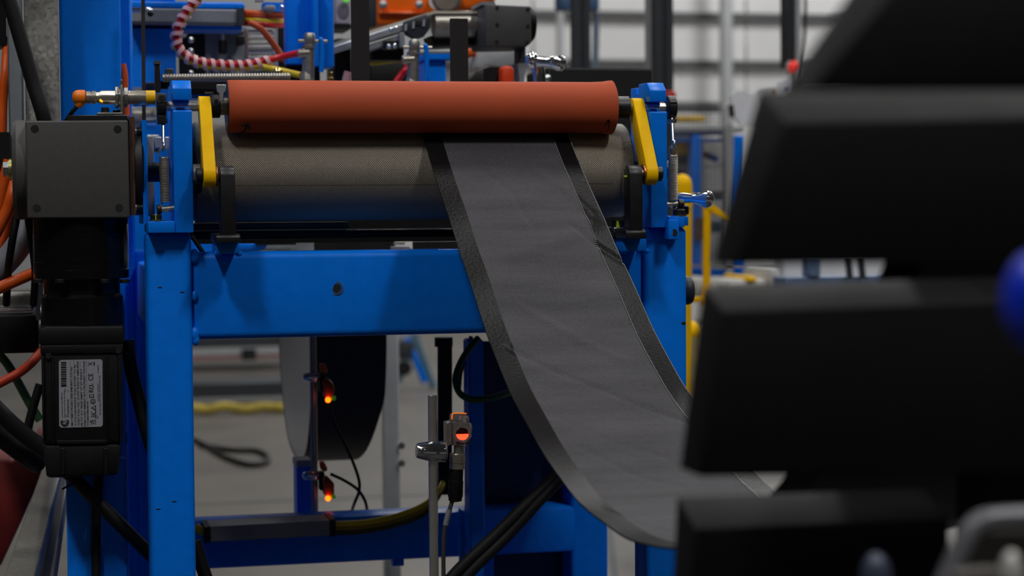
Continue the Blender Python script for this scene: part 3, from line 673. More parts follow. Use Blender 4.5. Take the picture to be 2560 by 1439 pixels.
thread = mat('white_thread', (196, 196, 196), .6, 0, .1, 200)
part('stitching', stitches(.884), thread, BT, kind='stuff', label='row of white stitches')
part('stitching', stitches(.996), thread, BT, kind='stuff', label='row of white stitches')
# ---- photo-electric sensor on a rod
YQ = 2.44
rd = part('sensor_rod', M().box((0, 0, 0), (0, 0, 0)) if 0 else M().cyl((P(1083, 1200, YQ).x, YQ, 0), (P(1083, 1200, YQ).x, YQ, P(1083, 987, YQ).z), .0058, seg=28, ch=.0006), steel, None, 'upright polished steel rod carrying the red-lit sensor', 'rod')
ck = thing('rod_clamp', 'chrome rod clamp gripping the polished steel rod', 'clamp', (1085, 1150, YQ))
part('clamp_body', M().lathe(P(1041, 1126, YQ-.002), P(1118, 1128, YQ-.002)-P(1041, 1126, YQ-.002), [(0, .0085), (.003, .0098), (.014, .0122), (.028, .0128), (.035, .0128), (.0365, .012), (.0378, .012)], 28), chrome, ck)
part('clamp_screw', M().ball(P(1055, 1125, YQ-.0125), .0032, (1, .6, 1), 12), zinc, ck)
part('clamp_ring', M().cyl(P(1111, 1128, YQ-.002), P(1114, 1128, YQ-.002), .0134, seg=28), steelb, ck)
pe = thing('photo_sensor', 'small photoelectric sensor with a glowing red eye and clear front', 'sensor', (1150, 1120, YQ))
part('bracket_plate', M().pp([(1115, 1056), (1130, 1053), (1130, 1110), (1116, 1116)], YQ-.006, YQ+.012).bev(.0006, 1), nickel, pe)
part('housing', M().pp([(1129, 1054), (1178, 1056), (1182, 1068), (1176, 1106), (1168, 1116), (1130, 1113)], YQ-.004, YQ+.02).bev(.0016, 2), clearp, pe)
part('top_cap', M().pp([(1132, 1036), (1170, 1038), (1174, 1044), (1174, 1057), (1130, 1055)], YQ-.003, YQ+.018).bev(.0018, 2), clearp, pe)
part('status_edge', M().tube([P(1130, 1048, YQ-.0035), P(1131, 1035, YQ-.0035), P(1138, 1032, YQ-.0035), P(1166, 1033, YQ-.0035)], .0007, 6, 2), mat('orange_edge_light', (255, 130, 10), .4, emit=.7, ecol=(255, 120, 10)), pe)
part('lens_bezel', M().ring(P(1156, 1084, YQ-.0085), P(1156, 1084, YQ-.003), .0122, .0086, 6), clearp, pe)
part('lens_ring', M().ring(P(1156, 1084, YQ-.0075), P(1156, 1084, YQ-.003), .0092, .0078, 32), nickel, pe)
m = M(); cc = P(1156, 1084, YQ-.0062)
m.prism([cc+V(.0078*math.cos(a), 0, .0078*math.sin(a)) for a in [math.pi*k/14 for k in range(15)]], (0, .002, 0)); part('dark_lens', m, darkred, pe)
m = M(); m.prism([cc+V(.0078*math.cos(a), 0, -.0005+.0078*math.sin(a)) for a in [math.pi+math.pi*k/14 for k in range(15)]], (0, .002, 0)); part('lit_lens', m, ledr, pe)
part('housing_core', M().pp([(1134, 1062), (1172, 1062), (1170, 1108), (1134, 1108)], YQ+.006, YQ+.018), gry, pe)
part('threaded_neck', M().cyl(P(1147, 1113, YQ+.004), P(1147, 1134, YQ+.004), .0065), steelb, pe)
part('plug_nut', M().lathe(P(1144, 1132, YQ+.004), (-.03, 0, -1), [(0, .009), (.001, .0098), (.0115, .0098), (.012, .0088), (.0128, .0088), (.0132, .0098), (.0195, .0096), (.02, .008)], 20), nickel, pe)
part('plug_boot', M().lathe(P(1141, 1172, YQ+.004), (-.05, 0, -1), [(0, .0088), (.014, .0088), (.0145, .0094), (.034, .0094), (.036, .0085), (.0395, .0085), (.041, .004)], 18), rub, pe)
part('cable', M().tube([P(1131, 1250, YQ+.004), P(1122, 1280, YQ+.004), P(1113, 1312, YQ+.004), P(1109, 1360, YQ+.004), P(1109, 1450, YQ+.004), P(1112, 1560, YQ+.004)], .0028, 10), mat('grey_cable_jacket', (78, 74, 74), .5, 0, .06, 60), pe)
part('cable_tag', M().tube([P(1124, 1273, YQ+.004), P(1119, 1290, YQ+.004), P(1114, 1312, YQ+.004)], .0036, 12, 4), white, pe)
# =================================================== left side background
def solo(name, m, mt, label, cat_, **k): return part(name, m, mt, None, label, cat_, **k)
def cable(name, label, pts, r, mt, cat_='cable', n=6, seg=12):   # pts: (px, py, Y)
    return solo(name, M().tube([P(*p) for p in pts], r, seg, n), mt, label, cat_)
gp = thing('galvanised_cabinet', 'tall galvanised sheet-metal panel beside the blue column', 'panel', V(P(100, 300, 2.72).x, 2.75, P(100, 420, 2.72).z))
part('sheet', M().box((P(62, 150, 2.72).x, 2.72, P(100, 420, 2.72).z), (P(147, 150, 2.72).x, 2.78, 1.6)).bev(.001, 1), galv, gp)
part('edge_channel', M().box((P(20, 200, 2.70).x, 2.70, P(100, 420, 2.72).z), (P(57, 200, 2.70).x, 2.78, 1.6)).bev(.002, 1), mat('blue_grey_channel', (120, 126, 132), .5), gp)
bc = thing('blue_column', 'wide blue steel column behind the orange-tipped sensor', 'column', V(P(230, 300, 2.78).x, 2.82, 0))
part('flange', M().box((P(150, 150, 2.8).x, 2.80, 0), (P(303, 150, 2.8).x, 2.86, 1.6)).bev(.006, 3), blue, bc)
part('web', M().box((P(300, 150, 2.9).x, 2.90, 0), (P(332, 150, 2.9).x, 3.1, 1.6)).bev(.004, 1), blue, bc)
q_ = V(1.65, 3.5, -4.45)*(.2/3.5)
solo('shadow_caster_plate', M().prism([P(x, y, 2.8)-q_ for x, y in ((140, -260), (285, -60), (252, 10), (168, 185), (150, 250), (140, 250))], (0, -.012, 0)), blue, 'added blue plate out of view, shading the column', 'plate')  # added above the view, outlined to cast the diagonal shadow
cable('corrugated_hose', 'thick black hose sloping in front of the galvanised panel', [(-5, -60, 2.64), (22, 0, 2.64), (52, 100, 2.64), (82, 205, 2.64), (112, 305, 2.64), (125, 400, 2.68)], .0095, rub, 'hose', seg=20)
cable('power_cable', 'orange cable rising at the left edge beside the grey channel', [(6, 340, 2.72), (8, 250, 2.72), (14, 170, 2.72), (18, 100, 2.76)], .006, orc)
solo('cable_trunking', M().pb(-60, -40, 14, 115, 2.74, 2.8), blkpl, 'black trunking at the upper left edge', 'trunking')
solo('machine_panel', M().pb(-200, 330, 25, 430, 2.66, 2.7), blkpl, 'black panel left of the gearbox cover', 'panel')  # a plain black panel of the machine
for i, (pts, r, lab) in enumerate(((((-20, 600, 2.6), (2, 560, 2.6), (20, 520, 2.6), (32, 480, 2.6), (42, 440, 2.62)), .0075, 'brightest orange cable curving up behind the gearbox cover'),
        (((-10, 560, 2.66), (8, 470, 2.66), (24, 400, 2.66)), .008, 'orange cable passing behind the zinc cover bolt'),
        (((-15, 640, 2.7), (15, 585, 2.7), (35, 520, 2.7), (52, 460, 2.7)), .010, 'darker orange cable below the gearbox cover'))):
    cable('power_cable', lab, pts, r, orc)
cable('power_cable', 'orange cable crossing just under the grey hose', [(-30, 734, 2.62), (0, 719, 2.62), (45, 699, 2.62), (95, 677, 2.64), (140, 655, 2.7)], .0075, orc)
cable('grey_hose', 'fat grey hose bending up behind the black motor adapter', [(-30, 700, 2.66), (0, 668, 2.66), (35, 630, 2.66), (62, 585, 2.66), (75, 535, 2.68), (80, 480, 2.7)], .0165, greyh, 'hose', seg=24)
for k, (a, b_) in enumerate(((42, 20), (70, 88))):
    cable('thin_cable', ('black cable dropping between orange cables and grey hose', 'thin dark cable running down beside the motor adapter')[k], [(a, 540, 2.6), ((a+b_)/2, 600, 2.6), (b_, 680, 2.62), (b_-4, 760, 2.66)], .005, rub)
bm2 = thing('background_motor', 'grey metal motor end and black housing behind the servo motor', 'motor', (40, 890, 2.75))
part('end_bell', M().pb(-80, 728, 90, 778, 2.76, 2.86).bev(.008, 3), steelb, bm2)
part('chrome_edge', M().cyl(P(-20, 780, 2.755), P(78, 778, 2.755), .005), chrome, bm2)
part('housing', M().pb(-120, 788, 97, 884, 2.74, 2.9).bev(.003, 2), blkpl, bm2)
part('flange_plate', M().pp([(84, 720), (108, 700), (112, 800), (90, 800)], 2.72, 2.74).bev(.001, 1), alu, bm2)
cable('power_cable', 'red-orange cable curving across under the black housing', [(-30, 972, 2.72), (10, 952, 2.72), (50, 930, 2.72), (80, 905, 2.72), (110, 870, 2.74)], .0062, mat('red_orange_jacket', (206, 62, 22), .5))
cable('earth_cable', 'green cable hanging at the lower left', [(-20, 870, 2.8), (15, 905, 2.8), (45, 955, 2.8), (75, 1010, 2.8), (100, 1050, 2.8)], .006, mat('green_jacket', (64, 108, 66), .5))
for i, (pts, r, lab) in enumerate(((((-30, 1000, 2.66), (10, 1040, 2.66), (60, 1085, 2.66), (115, 1125, 2.66), (160, 1150, 2.66)), .011, 'thick black hose ending behind the servo motor'),
       (((-30, 1070, 2.7), (20, 1105, 2.7), (60, 1135, 2.7), (95, 1160, 2.72)), .013, 'thick black hose lowest at the left edge'),
       (((100, 960, 2.68), (85, 1010, 2.68), (72, 1060, 2.68), (66, 1095, 2.68)), .006, 'black plug lead beside the green cable'))):
    cable('black_hose', lab, pts, r, rub, 'hose')
tb = thing('aluminium_rail', 'pair of tarnished aluminium rails sloping at the lower left', 'rail', (90, 1439, 2.8))
part('rail', M().prism([P(112, 1150, 2.95), P(160, 1150, 2.95), P(78, 1480, 2.5), P(-5, 1480, 2.5)], (0, .02, -.03)).bev(.002, 1), steelb, tb)
part('rail', M().prism([P(148, 1190, 2.95), P(172, 1190, 2.95), P(130, 1480, 2.6), P(94, 1480, 2.6)], (0, .02, -.03)).bev(.002, 1), steelb, tb)
part('rail_web', M().prism([P(130, 1200, 2.99), P(165, 1200, 2.99), P(115, 1480, 2.62), P(60, 1480, 2.62)], (0, .01, -.02)), dgry, tb)
solo('pedestal', M().pp([(-60, 1130), (30, 1150), (75, 1120), (105, 1080), (108, 1180), (60, 1290), (0, 1420), (-60, 1420)], 2.98, 3.1).bev(.006, 2), mar, 'maroon painted machine base at the lower left', 'base')
solo('side_plate', M().box((P(167, 1300, 2.62).x, 2.62, .35), (P(317, 1300, 2.62).x, 2.66, P(240, 1150, 2.62).z)).bev(.002, 1), blue, 'blue plate below the servo motor', 'plate')
cable('black_hose', 'black hose sloping from under the servo motor to the blue post', [(150, 1165, 2.60), (190, 1200, 2.585), (240, 1250, 2.58), (300, 1310, 2.58), (365, 1375, 2.60), (430, 1440, 2.62)], .0085, rub, 'hose', seg=18)
cable('black_hose', 'black hose running down behind the motor beside the blue post', [(318, 850, 2.575), (330, 930, 2.575), (350, 1010, 2.575), (372, 1095, 2.575), (400, 1180, 2.6)], .0085, rub, 'hose', seg=18)
cable('black_cable', 'vertical black cable against the blue plate below the motor', [(248, 1190, 2.61), (243, 1250, 2.612), (240, 1340, 2.612), (240, 1470, 2.612), (240, 1600, 2.612)], .006, rub)
cable('cable_tie_tail', 'thin black tie tail sticking out under the servo motor', [(186, 1207, 2.58), (172, 1213, 2.575), (156, 1222, 2.57)], .0012, rub, 'cable tie')
cable('black_cable', 'black cable end leaving the blue post at its foot', [(486, 1352, 2.6), (500, 1400, 2.6), (520, 1460, 2.6), (540, 1540, 2.6)], .009, rub)
cable('black_cable', 'short black lead behind the bracket foot over the beam', [(478, 588, 2.56), (492, 608, 2.56), (507, 632, 2.56), (515, 660, 2.57)], .003, rub)
# =================================================== behind, through the frame opening
lp = thing('belt_loop', 'dark belt loop hanging behind the blue crossbeam', 'belt', V(.5, 3.5, HC-.45))
X0, X1 = P(780, 900, 3.3).x, P(968, 900, 3.3).x
zb = P(850, 1143, 3.5).z; zt = P(850, 560, 3.3).z
pth = [V(0, 3.3, zt), V(0, 3.3, zb+.3), V(0, 3.315, zb+.16), V(0, 3.37, zb+.05), V(0, 3.46, zb+.004), V(0, 3.56, zb), V(0, 3.68, zb+.03), V(0, 3.76, zb+.12), V(0, 3.82, zb+.27), V(0, 3.84, zt)]
pc = cat(pth, 8)
def loopstrip(off, th, inset=0):
    vs = []; fs = []
    for j, p in enumerate(pc):
        t = (pc[min(j+1, len(pc)-1)]-pc[max(j-1, 0)]).normalized(); nr = V(0, -t.z, t.y)
        taper = max(0, (zb+.12-p.z))*.22
        for a in (0, 1):
            for x in (X0+inset, X1-taper-inset): vs.append(V(x, p.y, p.z)+nr*(off+th*a))
    for j in range(len(pc)-1):
        b0 = j*4; b1 = b0+4; fs += [(b0, b0+1, b1+1, b1), (b0+2, b1+2, b1+3, b0+3), (b0, b1, b1+2, b0+2), (b0+1, b0+3, b1+3, b1+1)]
    return M().raw(vs, fs)
part('outer_face', loopstrip(-.002, .002), loopm, lp, ang=70)
part('inner_face', loopstrip(.0003, .0016, .001), loopg, lp, ang=70)
rr = thing('rear_sensor_rod', 'thin dark rod carrying two orange sensors before the belt loop', 'rod', V(P(782, 1270, 3.02).x, 3.02, 0))
part('rod', M().cyl(V(P(785, 1100, 3.02).x, 3.02, P(785, 1285, 3.02).z), V(P(785, 1100, 3.02).x, 3.02, P(785, 560, 3.02).z), .0052, seg=20), steelb, rr)
def rsens(lab, y0, tag):
    t = thing('rear_sensor', lab, 'sensor', (815, y0+60, 3.0), 'orange sensors on the rear rod')
    part('clamp', M().lathe(P(757, y0, 3.005), P(800, y0, 3.005)-P(757, y0, 3.005), [(0, .003), (.003, .0058), (.012, .0075), (.022, .0075), (.026, .005)], 16), chrome, t)
    part('holder', M().pb(800, y0-8, 812, y0+38, 3.0, 3.02).bev(.001, 1), blkpl, t)
    part('body', M().pp([(808, y0+8), (822, y0+4), (836, y0+20), (836, y0+50), (826, y0+60), (812, y0+50)], 2.985, 3.01).bev(.002, 2), mat('orange_sensor_body_'+tag, (176, 62, 14), .45), t)
    part('top_clip', M().pp([(800, y0-32), (812, y0-34), (820, y0-14), (812, y0-8), (803, y0-14)], 2.99, 3.005).bev(.0015, 1), orc, t)
    part('led', M().ball(P(820, y0+57, 2.982), .0042), ledo, t)
    part('led', M().ball(P(834, y0+53, 2.982), .0035), ledg, t)
rsens('upper orange sensor with lit lamp in front of the dark belt loop', 942, 'a')
rsens('lower orange sensor with lit lamp below the dark belt loop', 1188, 'b')
cable('sensor_cable', 'black cable drooping from the upper rear sensor', [(820, 1004, 3.0), (838, 1060, 3.0), (872, 1130, 3.0), (895, 1190, 3.0), (898, 1225, 3.0), (885, 1260, 3.0), (872, 1300, 2.95)], .0024, rub)
cable('sensor_cable', 'black cable bowing from the lower rear sensor', [(826, 1184, 3.0), (860, 1200, 3.0), (893, 1222, 3.0), (912, 1250, 3.0), (918, 1280, 2.98), (914, 1310, 2.95)], .0024, rub)
sb = thing('rod_stand', 'blue stand post under the rear sensor rod with white tape', 'stand', V(P(760, 1280, 3.05).x, 3.06, 0))
part('stand_post', M().pb(742, 1166, 778, 1290, 3.05, 3.09), blue, sb)
part('white_tape', M().pb(741, 1150, 779, 1167, 3.045, 3.095), white, sb)
gpst = thing('tube_stand', 'grey steel leg standing behind the dark belt loop', 'leg', V(P(975, 1260, 3.9).x, 3.95, 0))
part('leg_tube', M().box((P(962, 1050, 3.9).x, 3.9, 0), (P(999, 1050, 3.9).x, 3.94, HC-.1)).bev(.003, 1), lgry, gpst)
for y in (1114, 1158): part('leg_bolt', M().cyl(P(1004, y, 3.89), P(1004, y, 3.9), .007), chrome, gpst)
dct = thing('cable_duct', 'grey cable duct lying along the lower blue crossbeam', 'duct', (670, 1360, 2.86))
part('duct_body', M().pp([(524, 1316), (826, 1300), (826, 1338), (526, 1354)], 2.84, 2.9).bev(.001, 1), alud, dct)
for a in (512, 826): part('duct_end', M().pp([(a, 1318 if a < 600 else 1299), (a+13, 1316 if a < 600 else 1298), (a+13, 1356 if a < 600 else 1340), (a, 1357 if a < 600 else 1341)], 2.838, 2.902), blkpl, dct)
for k, (dy, mt, nm) in enumerate(((0, yelh, 'bright yellow'), (10, mat('mustard_jacket', (150, 118, 20), .5), 'mustard'), (20, mat('olive_jacket', (62, 60, 20), .5), 'olive'))):
    cable('yellow_cable', nm+' cable bending up from the grey duct to the steel rod', [(835, 1310+dy, 2.87), (910, 1306+dy, 2.87), (990, 1290+dy, 2.87), (1060, 1262+dy, 2.87), (1098, 1225+dy*.4, 2.88), (1112, 1190, 2.9), (1118, 1150, 2.9)], .0045, mt)
cable('yellow_cable', 'yellow-green cable end at the left of the grey duct', [(488, 1316, 2.87), (500, 1324, 2.87), (512, 1330, 2.87)], .006, yelh)
solo('blue_tab', M().pb(982, 1398, 1010, 1414, 2.91, 2.93), blue, 'small bright blue tab under the lower crossbeam', 'tab')
cyl_ = thing('air_cylinder', 'slim black air cylinder standing behind the photo sensor rod', 'cylinder', (1112, 1230, 2.9))
part('tube', M().cyl(P(1112, 1230, 2.9), P(1112, 860, 2.9), .011), blkpl, cyl_)
part('head', M().cyl(P(1109, 866, 2.9), P(1109, 843, 2.9), .0135), blkpl, cyl_)
part('foot', M().cyl(P(1113, 1233, 2.9), P(1113, 1215, 2.9), .0135), blkpl, cyl_)
cable('green_hose', 'dark green hose looping under the beam beside the belt', [(1195, 845, 2.76), (1160, 890, 2.74), (1140, 940, 2.72), (1148, 980, 2.71), (1180, 998, 2.7), (1225, 995, 2.7), (1270, 982, 2.72), (1310, 965, 2.76)], .0048, grnh, 'hose')
cable('red_hose', 'dark red hose glimpsed under the beam by the green hose', [(1178, 840, 2.8), (1165, 880, 2.8), (1152, 930, 2.81), (1148, 970, 2.82)], .003, mat('dark_red_jacket', (110, 22, 20), .5), 'hose')
for k, d in enumerate((0, 34)):
    cable('black_hose', ('upper black hose crossing diagonally under the hanging belt', 'lower black hose crossing diagonally under the hanging belt')[k], [(1080+d, 1500, 2.7), (1150+d, 1420, 2.7), (1240+d*.9, 1335, 2.7), (1320+d*.7, 1255, 2.7), (1392+d*.5, 1185, 2.72), (1450+d*.4, 1120, 2.74)], .0085, rub, 'hose', seg=16)
# far things on the floor seen through the frame
Yf = 12.6
cart = thing('parts_trolley', 'long low grey trolley far behind under the beam', 'trolley', V(P(600, 900, Yf).x, Yf, 0))
part('top_rail', M().pb(380, 842, 760, 868, Yf, Yf+.5), dgry, cart)
part('white_rail', M().pb(380, 871, 700, 888, Yf-.05, Yf), lgry, cart)
part('red_rail', M().pb(380, 889, 700, 898, Yf-.05, Yf), mat('faded_red', (140, 92, 92), .6), cart)
part('dark_foot', M().pb(606, 872, 640, 900, Yf-.09, Yf-.05), ink, cart)
bar = thing('floor_beam', 'dark grey beam lying across the floor behind the machine', 'beam', V(P(590, 990, 10.3).x, 10.3, 0))
part('beam_body', M().pb(330, 958, 740, 992, 10.3, 10.6).bev(.005, 1), dgry, bar)
part('silver_edge', M().pb(330, 993, 740, 1001, 10.29, 10.6), alu, bar)
m = M(); m.tube([P(x, y, 9.95) for x, y in ((470, 1018), (520, 1023), (560, 1016), (610, 1022), (660, 1017), (720, 1020))], .025, 12)
solo('yellow_sling', m, mat('olive_yellow_webbing', (176, 156, 66), .8, 0, .3, 30), 'crumpled yellow sling lying under the far grey beam', 'sling')
def fl(px, py, h):
    d = ray(px, py); return CAM+d*((h-HC)/d.z)
solo('floor_cable', M().tube([fl(x, y, .011) for x, y in ((430, 1080), (500, 1105), (560, 1140), (620, 1160), (662, 1156), (668, 1140), (640, 1126), (580, 1124), (500, 1112))], .011, 12), rub, 'black cable loop lying on the concrete behind the blue post', 'cable')
tp = thing('blue_tripod', 'blue tripod stand far behind beside the belt loop', 'tripod', V(P(1040, 960, 11).x, 11, 0))
for a, b_ in (((1016, 845), (1062, 955)), ((1035, 835), (1084, 968)), ((1040, 835), (995, 955))):
    part('leg', M().cyl(P(*a, 11), P(*b_, 11), .02), blue if a[0] < 1030 else mat('steel_blue_paint', (84, 120, 140), .5), tp)
part('hub', M().pb(1000, 850, 1036, 900, 10.98, 11.05).bev(.01, 2), dgry, tp)
part('caster', M().cyl(P(1008, 920, 10.97), P(1012, 920, 11.02), .042), rub, tp)
# =================================================== above the rollers
def rod(a, b_, Y, r, seg=18): return M().cyl(P(*a, Y), P(*b_, Y), r, seg=seg)
sc = thing('lead_screw', 'threaded steel rod running behind the orange roller', 'rod', (560, 200, 2.7))
part('core', rod((406, 195), (725, 192), 2.7, .0048), steelb, sc)
part('thread', M().coil(P(406, 195, 2.7), P(725, 192, 2.7), .0048, .0012, 46, 5, 12), steelb, sc)
part('end_plate', M().pb(388, 155, 401, 230, 2.69, 2.71).bev(.001, 1), blk, sc)
part('end_cap', M().pb(386, 152, 402, 160, 2.688, 2.712), gry, sc)
part('end_nut', M().pb(414, 171, 434, 186, 2.7, 2.72).bev(.001, 1), dgry, sc)
part('support_bar', M().pb(402, 203, 600, 222, 2.72, 2.74), blkpl, sc)
part('grey_bar', M().pb(470, 222, 600, 236, 2.74, 2.76), dgry, sc)
part('blue_rail', M().pb(470, 236, 572, 246, 2.74, 2.8), blue, sc)
st = solo('flat_strap', M().pp([(352.5, -60), (362, -60), (365, 330), (355.5, 330)], 2.74, 2.742), mat('dark_purple_strap', (40, 32, 36), .6), 'narrow dark vertical strap behind the yellow sensor face', 'strap')
sr = thing('steel_pulley', 'bright steel pulley bar behind the narrow strap', 'pulley', (360, 330, 2.78))
part('pulley_bar', rod((329, 291), (390, 291), 2.78, .0135, 32), steel, sr)
part('lower_bracket', M().pb(333, 318, 356, 345, 2.76, 2.78).bev(.002, 1), dgry, sr)
part('lower_clevis', M().pb(362, 336, 400, 380, 2.70, 2.74).bev(.002, 1), alu, sr)
part('grey_bracket', M().pb(360, 340, 386, 540, 2.66, 2.68).bev(.001, 1), alud, fr)
part('aluminium_lug', M().pb(386, 342, 430, 370, 2.66, 2.7).bev(.001, 1), alu, fr)
cable('power_cable', 'orange cable hanging between the blue column and the strap', [(306, 160, 2.84), (311, 190, 2.84), (312, 230, 2.84), (316, 290, 2.84)], .005, orc)
b2c = thing('rear_blue_column', 'blue column behind the narrow dark strap', 'column', V(P(385, 200, 3.3).x, 3.3, 0))
part('face', M().box((P(322, 130, 3.25).x, 3.25, 0), (P(441, 130, 3.25).x, 3.32, 1.7)).bev(.004, 2), blue, b2c)
part('grey_strip', M().pb(322, 218, 360, 236, 3.2, 3.24), alud, b2c)
part('side_fittings', M().pb(362, 205, 392, 250, 3.1, 3.14).bev(.004, 2), dgry, b2c)
du = thing('overhead_duct', 'grey overhead cable duct on a bright blue rail', 'duct', (460, 70, 3.25))
part('duct_body', M().pb(322, 22, 594, 57, 3.2, 3.27).bev(.002, 1), alud, du)
part('duct_end', M().pb(594, 20, 611, 58, 3.19, 3.27), dgry, du)
part('blue_rail', M().pb(318, 4, 612, 22, 3.22, 3.34).bev(.003, 1), blue, du)
part('blue_underside', M().pb(322, 57, 605, 73, 3.25, 3.33), blue, du)
part('white_plate', M().pb(640, -12, 660, 3, 3.2, 3.22), white, du)
part('chrome_stub', rod((318, 25), (352, 25), 3.16, .0042), chrome, du)
part('stub_bolt', M().ball(P(372, 27, 3.17), .006), chrome, du)
part('hose_clip', M().ball(P(376, 34, 3.16), .005), blkpl, du)
for k, (y, mt, nm) in enumerate(((33, orc, 'orange cable topmost in the bundle leaving the duct'), (40, mat('burnt_orange_jacket', (178, 58, 12), .5), 'burnt orange cable in the bundle leaving the duct'), (49, yelh, 'yellow cable in the bundle leaving the duct'), (57, redh, 'red cable lowest in the bundle leaving the duct'))):
    cable('duct_cable', nm, [(608, y, 3.24), (640, y+1, 3.22), (680, y+2+k, 3.22), (740, y+k, 3.26)], .0055, mt)
cable('power_cable', 'orange cable looping down beside the steel fins', [(622, 55, 3.16), (650, 70, 3.16), (672, 95, 3.16), (694, 125, 3.16), (706, 145, 3.16), (716, 150, 3.18)], .0052, mat('rust_orange_jacket', (196, 74, 22), .45))
hp = [(520, -40), (492, 0), (468, 30), (448, 62), (440, 95), (446, 122), (466, 142), (500, 157), (545, 163), (600, 165)]
sw = thing('wrapped_hoses', 'red and yellow hoses bound in pink spiral wrap', 'hose', (540, 175, 3.0))
part('red_hose', M().tube([P(x, y-4, 3.0) for x, y in hp]+[P(650, 155, 3.0), P(700, 143, 3.0), P(750, 132, 2.98)], .005, 12), redh, sw)
part('yellow_hose', M().tube([P(x, y+4, 3.003) for x, y in hp]+[P(650, 166, 3.0), P(690, 174, 2.99), P(752, 188, 2.96)], .005, 12), yelh, sw)
wp = cat([P(x, y, 3.0) for x, y in hp+[(640, 160), (680, 150)]], 12)
ws = [0]
for a, b_ in zip(wp, wp[1:]): ws.append(ws[-1]+(b_-a).length)
wm = M(); NT = 19; vs = []; fs = []; n = NT*16
for i in range(n+1):
    s = ws[-1]*i/n; j = max(k for k in range(len(ws)) if ws[k] <= s); j = min(j, len(wp)-2)
    f = (s-ws[j])/(ws[j+1]-ws[j]); p = wp[j].lerp(wp[j+1], f); t = (wp[j+1]-wp[j]).normalized()
    u = V(0, 1, 0); v = t.cross(u).normalized(); an = 2*math.pi*i/16; rr_ = .0096
    rad = u*math.cos(an)+v*math.sin(an)*.95
    for (dr, ds) in ((0, -.0031), (0, .0031), (.0008, .0031), (.0008, -.0031)): vs.append(p+rad*(rr_+dr-.0008)+t*ds)
for i in range(n):
    a = i*4; b_ = a+4
    for k in range(4): fs.append((a+k, a+(k+1) % 4, b_+(k+1) % 4, b_+k))
part('spiral_wrap', M().raw(vs, fs), mat('pink_spiral_wrap', (226, 176, 176), .3, 0, .05, 60), sw, ang=60)
# silver machine parts behind the wrapped hose
bx_ = thing('actuator_panel', 'grey steel plate with black fitting behind the wrapped hoses', 'plate', (540, 200, 3.5))
part('plate', M().pb(512, 78, 612, 205, 3.5, 3.53).bev(.002, 1), alud, bx_)
part('dark_side', M().pb(448, 76, 512, 205, 3.5, 3.52), blkpl, bx_)
part('black_fitting', M().cyl(P(557, 134, 3.47), P(557, 100, 3.47), .0075, seg=16, ch=.002), blkpl, bx_)
part('fitting_cap', M().cyl(P(557, 100, 3.47), P(557, 84, 3.47), .004), chrome, bx_)
part('top_strip', M().pb(456, 68, 618, 78, 3.46, 3.5), alu, bx_)
for i, (x, y) in enumerate(((478, 100), (478, 128), (478, 183), (458, 84), (690, 183))):
    part('bright_screw', M().ball(P(x, y, 3.46), .0055 if i < 3 else .008, (1, .8, 1), 14), chrome, bx_)
part('small_clamp', M().pb(594, 88, 612, 112, 3.44, 3.47).bev(.002, 1), blkpl, bx_)
fn = thing('finned_actuator', 'stack of bright steel bars beside the blue bracket', 'actuator', (655, 200, 3.35))
for k, y in enumerate((80, 93, 106, 118, 131, 144, 157, 172, 190)):
    part('steel_bar', rod((620, y), (686, y-1), 3.35, .0042 if k % 2 else .0036, 14), chrome if k in (0, 4, 7) else steel, fn)
part('side_cheek', M().pb(614, 74, 621, 200, 3.34, 3.36), nickel, fn)
part('side_cheek', M().pb(686, 62, 695, 200, 3.34, 3.36), alu, fn)
part('rear_plate', M().pb(614, 74, 694, 200, 3.37, 3.39), alud, fn)
part('dark_gap', M().pb(695, 62, 716, 200, 3.38, 3.4), blkpl, fn)
bb = thing('blue_bracket', 'tall folded blue bracket above the orange roller', 'bracket', (775, 170, 3.05))
part('left_leaf', M().pb(716, -60, 793, 160, 3.06, 3.1).bev(.003, 2), blue, bb)
part('ridge', M().pb(783, -60, 797, 165, 3.02, 3.06).bev(.002, 2), blue, bb)
part('right_leaf', M().pb(797, -60, 835, 168, 3.06, 3.12).bev(.003, 2), blue, bb)
part('gusset', M().pb(660, 6, 716, 28, 3.2, 3.24), blue, bb)
part('grey_block', M().pb(662, 12, 690, 28, 3.15, 3.19).bev(.004, 2), alud, bb)
part('bolt', M().ball(P(708, 20, 3.14), .006), chrome, bb)
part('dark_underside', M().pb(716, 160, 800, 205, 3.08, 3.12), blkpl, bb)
def regulator(lab, x, y0, Yr, mt):
    t = thing('air_regulator', lab, 'regulator', (x, y0+115, Yr), 'air fittings behind the orange roller')
    part('knob', M().lathe(P(x+4, y0+36, Yr), (0, 0, 1), [(0, .007), (.002, .0085), (.016, .0085), (.0195, .0065), (.0205, .002)], 20), mt, t)
    part('body', M().cyl(P(x, y0+118, Yr), P(x+2, y0+34, Yr), .0095, .0082), steelb, t)
    part('nut', M().hexa(P(x+2, y0+42, Yr), P(x+2, y0+34, Yr), .0105), nickel, t)
    part('side_port', M().cyl(P(x-26, y0+54, Yr-.003), P(x+4, y0+52, Yr-.003), .0068, ch=.001), nickel, t)
    part('flare', M().lathe(P(x-2, y0+120, Yr), (0, 0, 1), [(0, .011), (.008, .0095), (.016, .007)], 20), steelb, t)
    part('wing_screw', M().cyl(P(x-24, y0+22, Yr), P(x+48, y0+23, Yr), .0025), nickel, t)
    part('blue_clip', M().tube([P(x+27, y0+18, Yr-.002), P(x+33, y0+22, Yr-.002), P(x+35, y0+60, Yr-.002), P(x+33, y0+100, Yr-.002)], .0035, 10), blue, t)
regulator('silver air regulator where the red hose ends', 770, 80, 2.95, steelb)
regulator('silver air regulator under the inclined conveyor head', 1032, 96, 2.95, steelb)
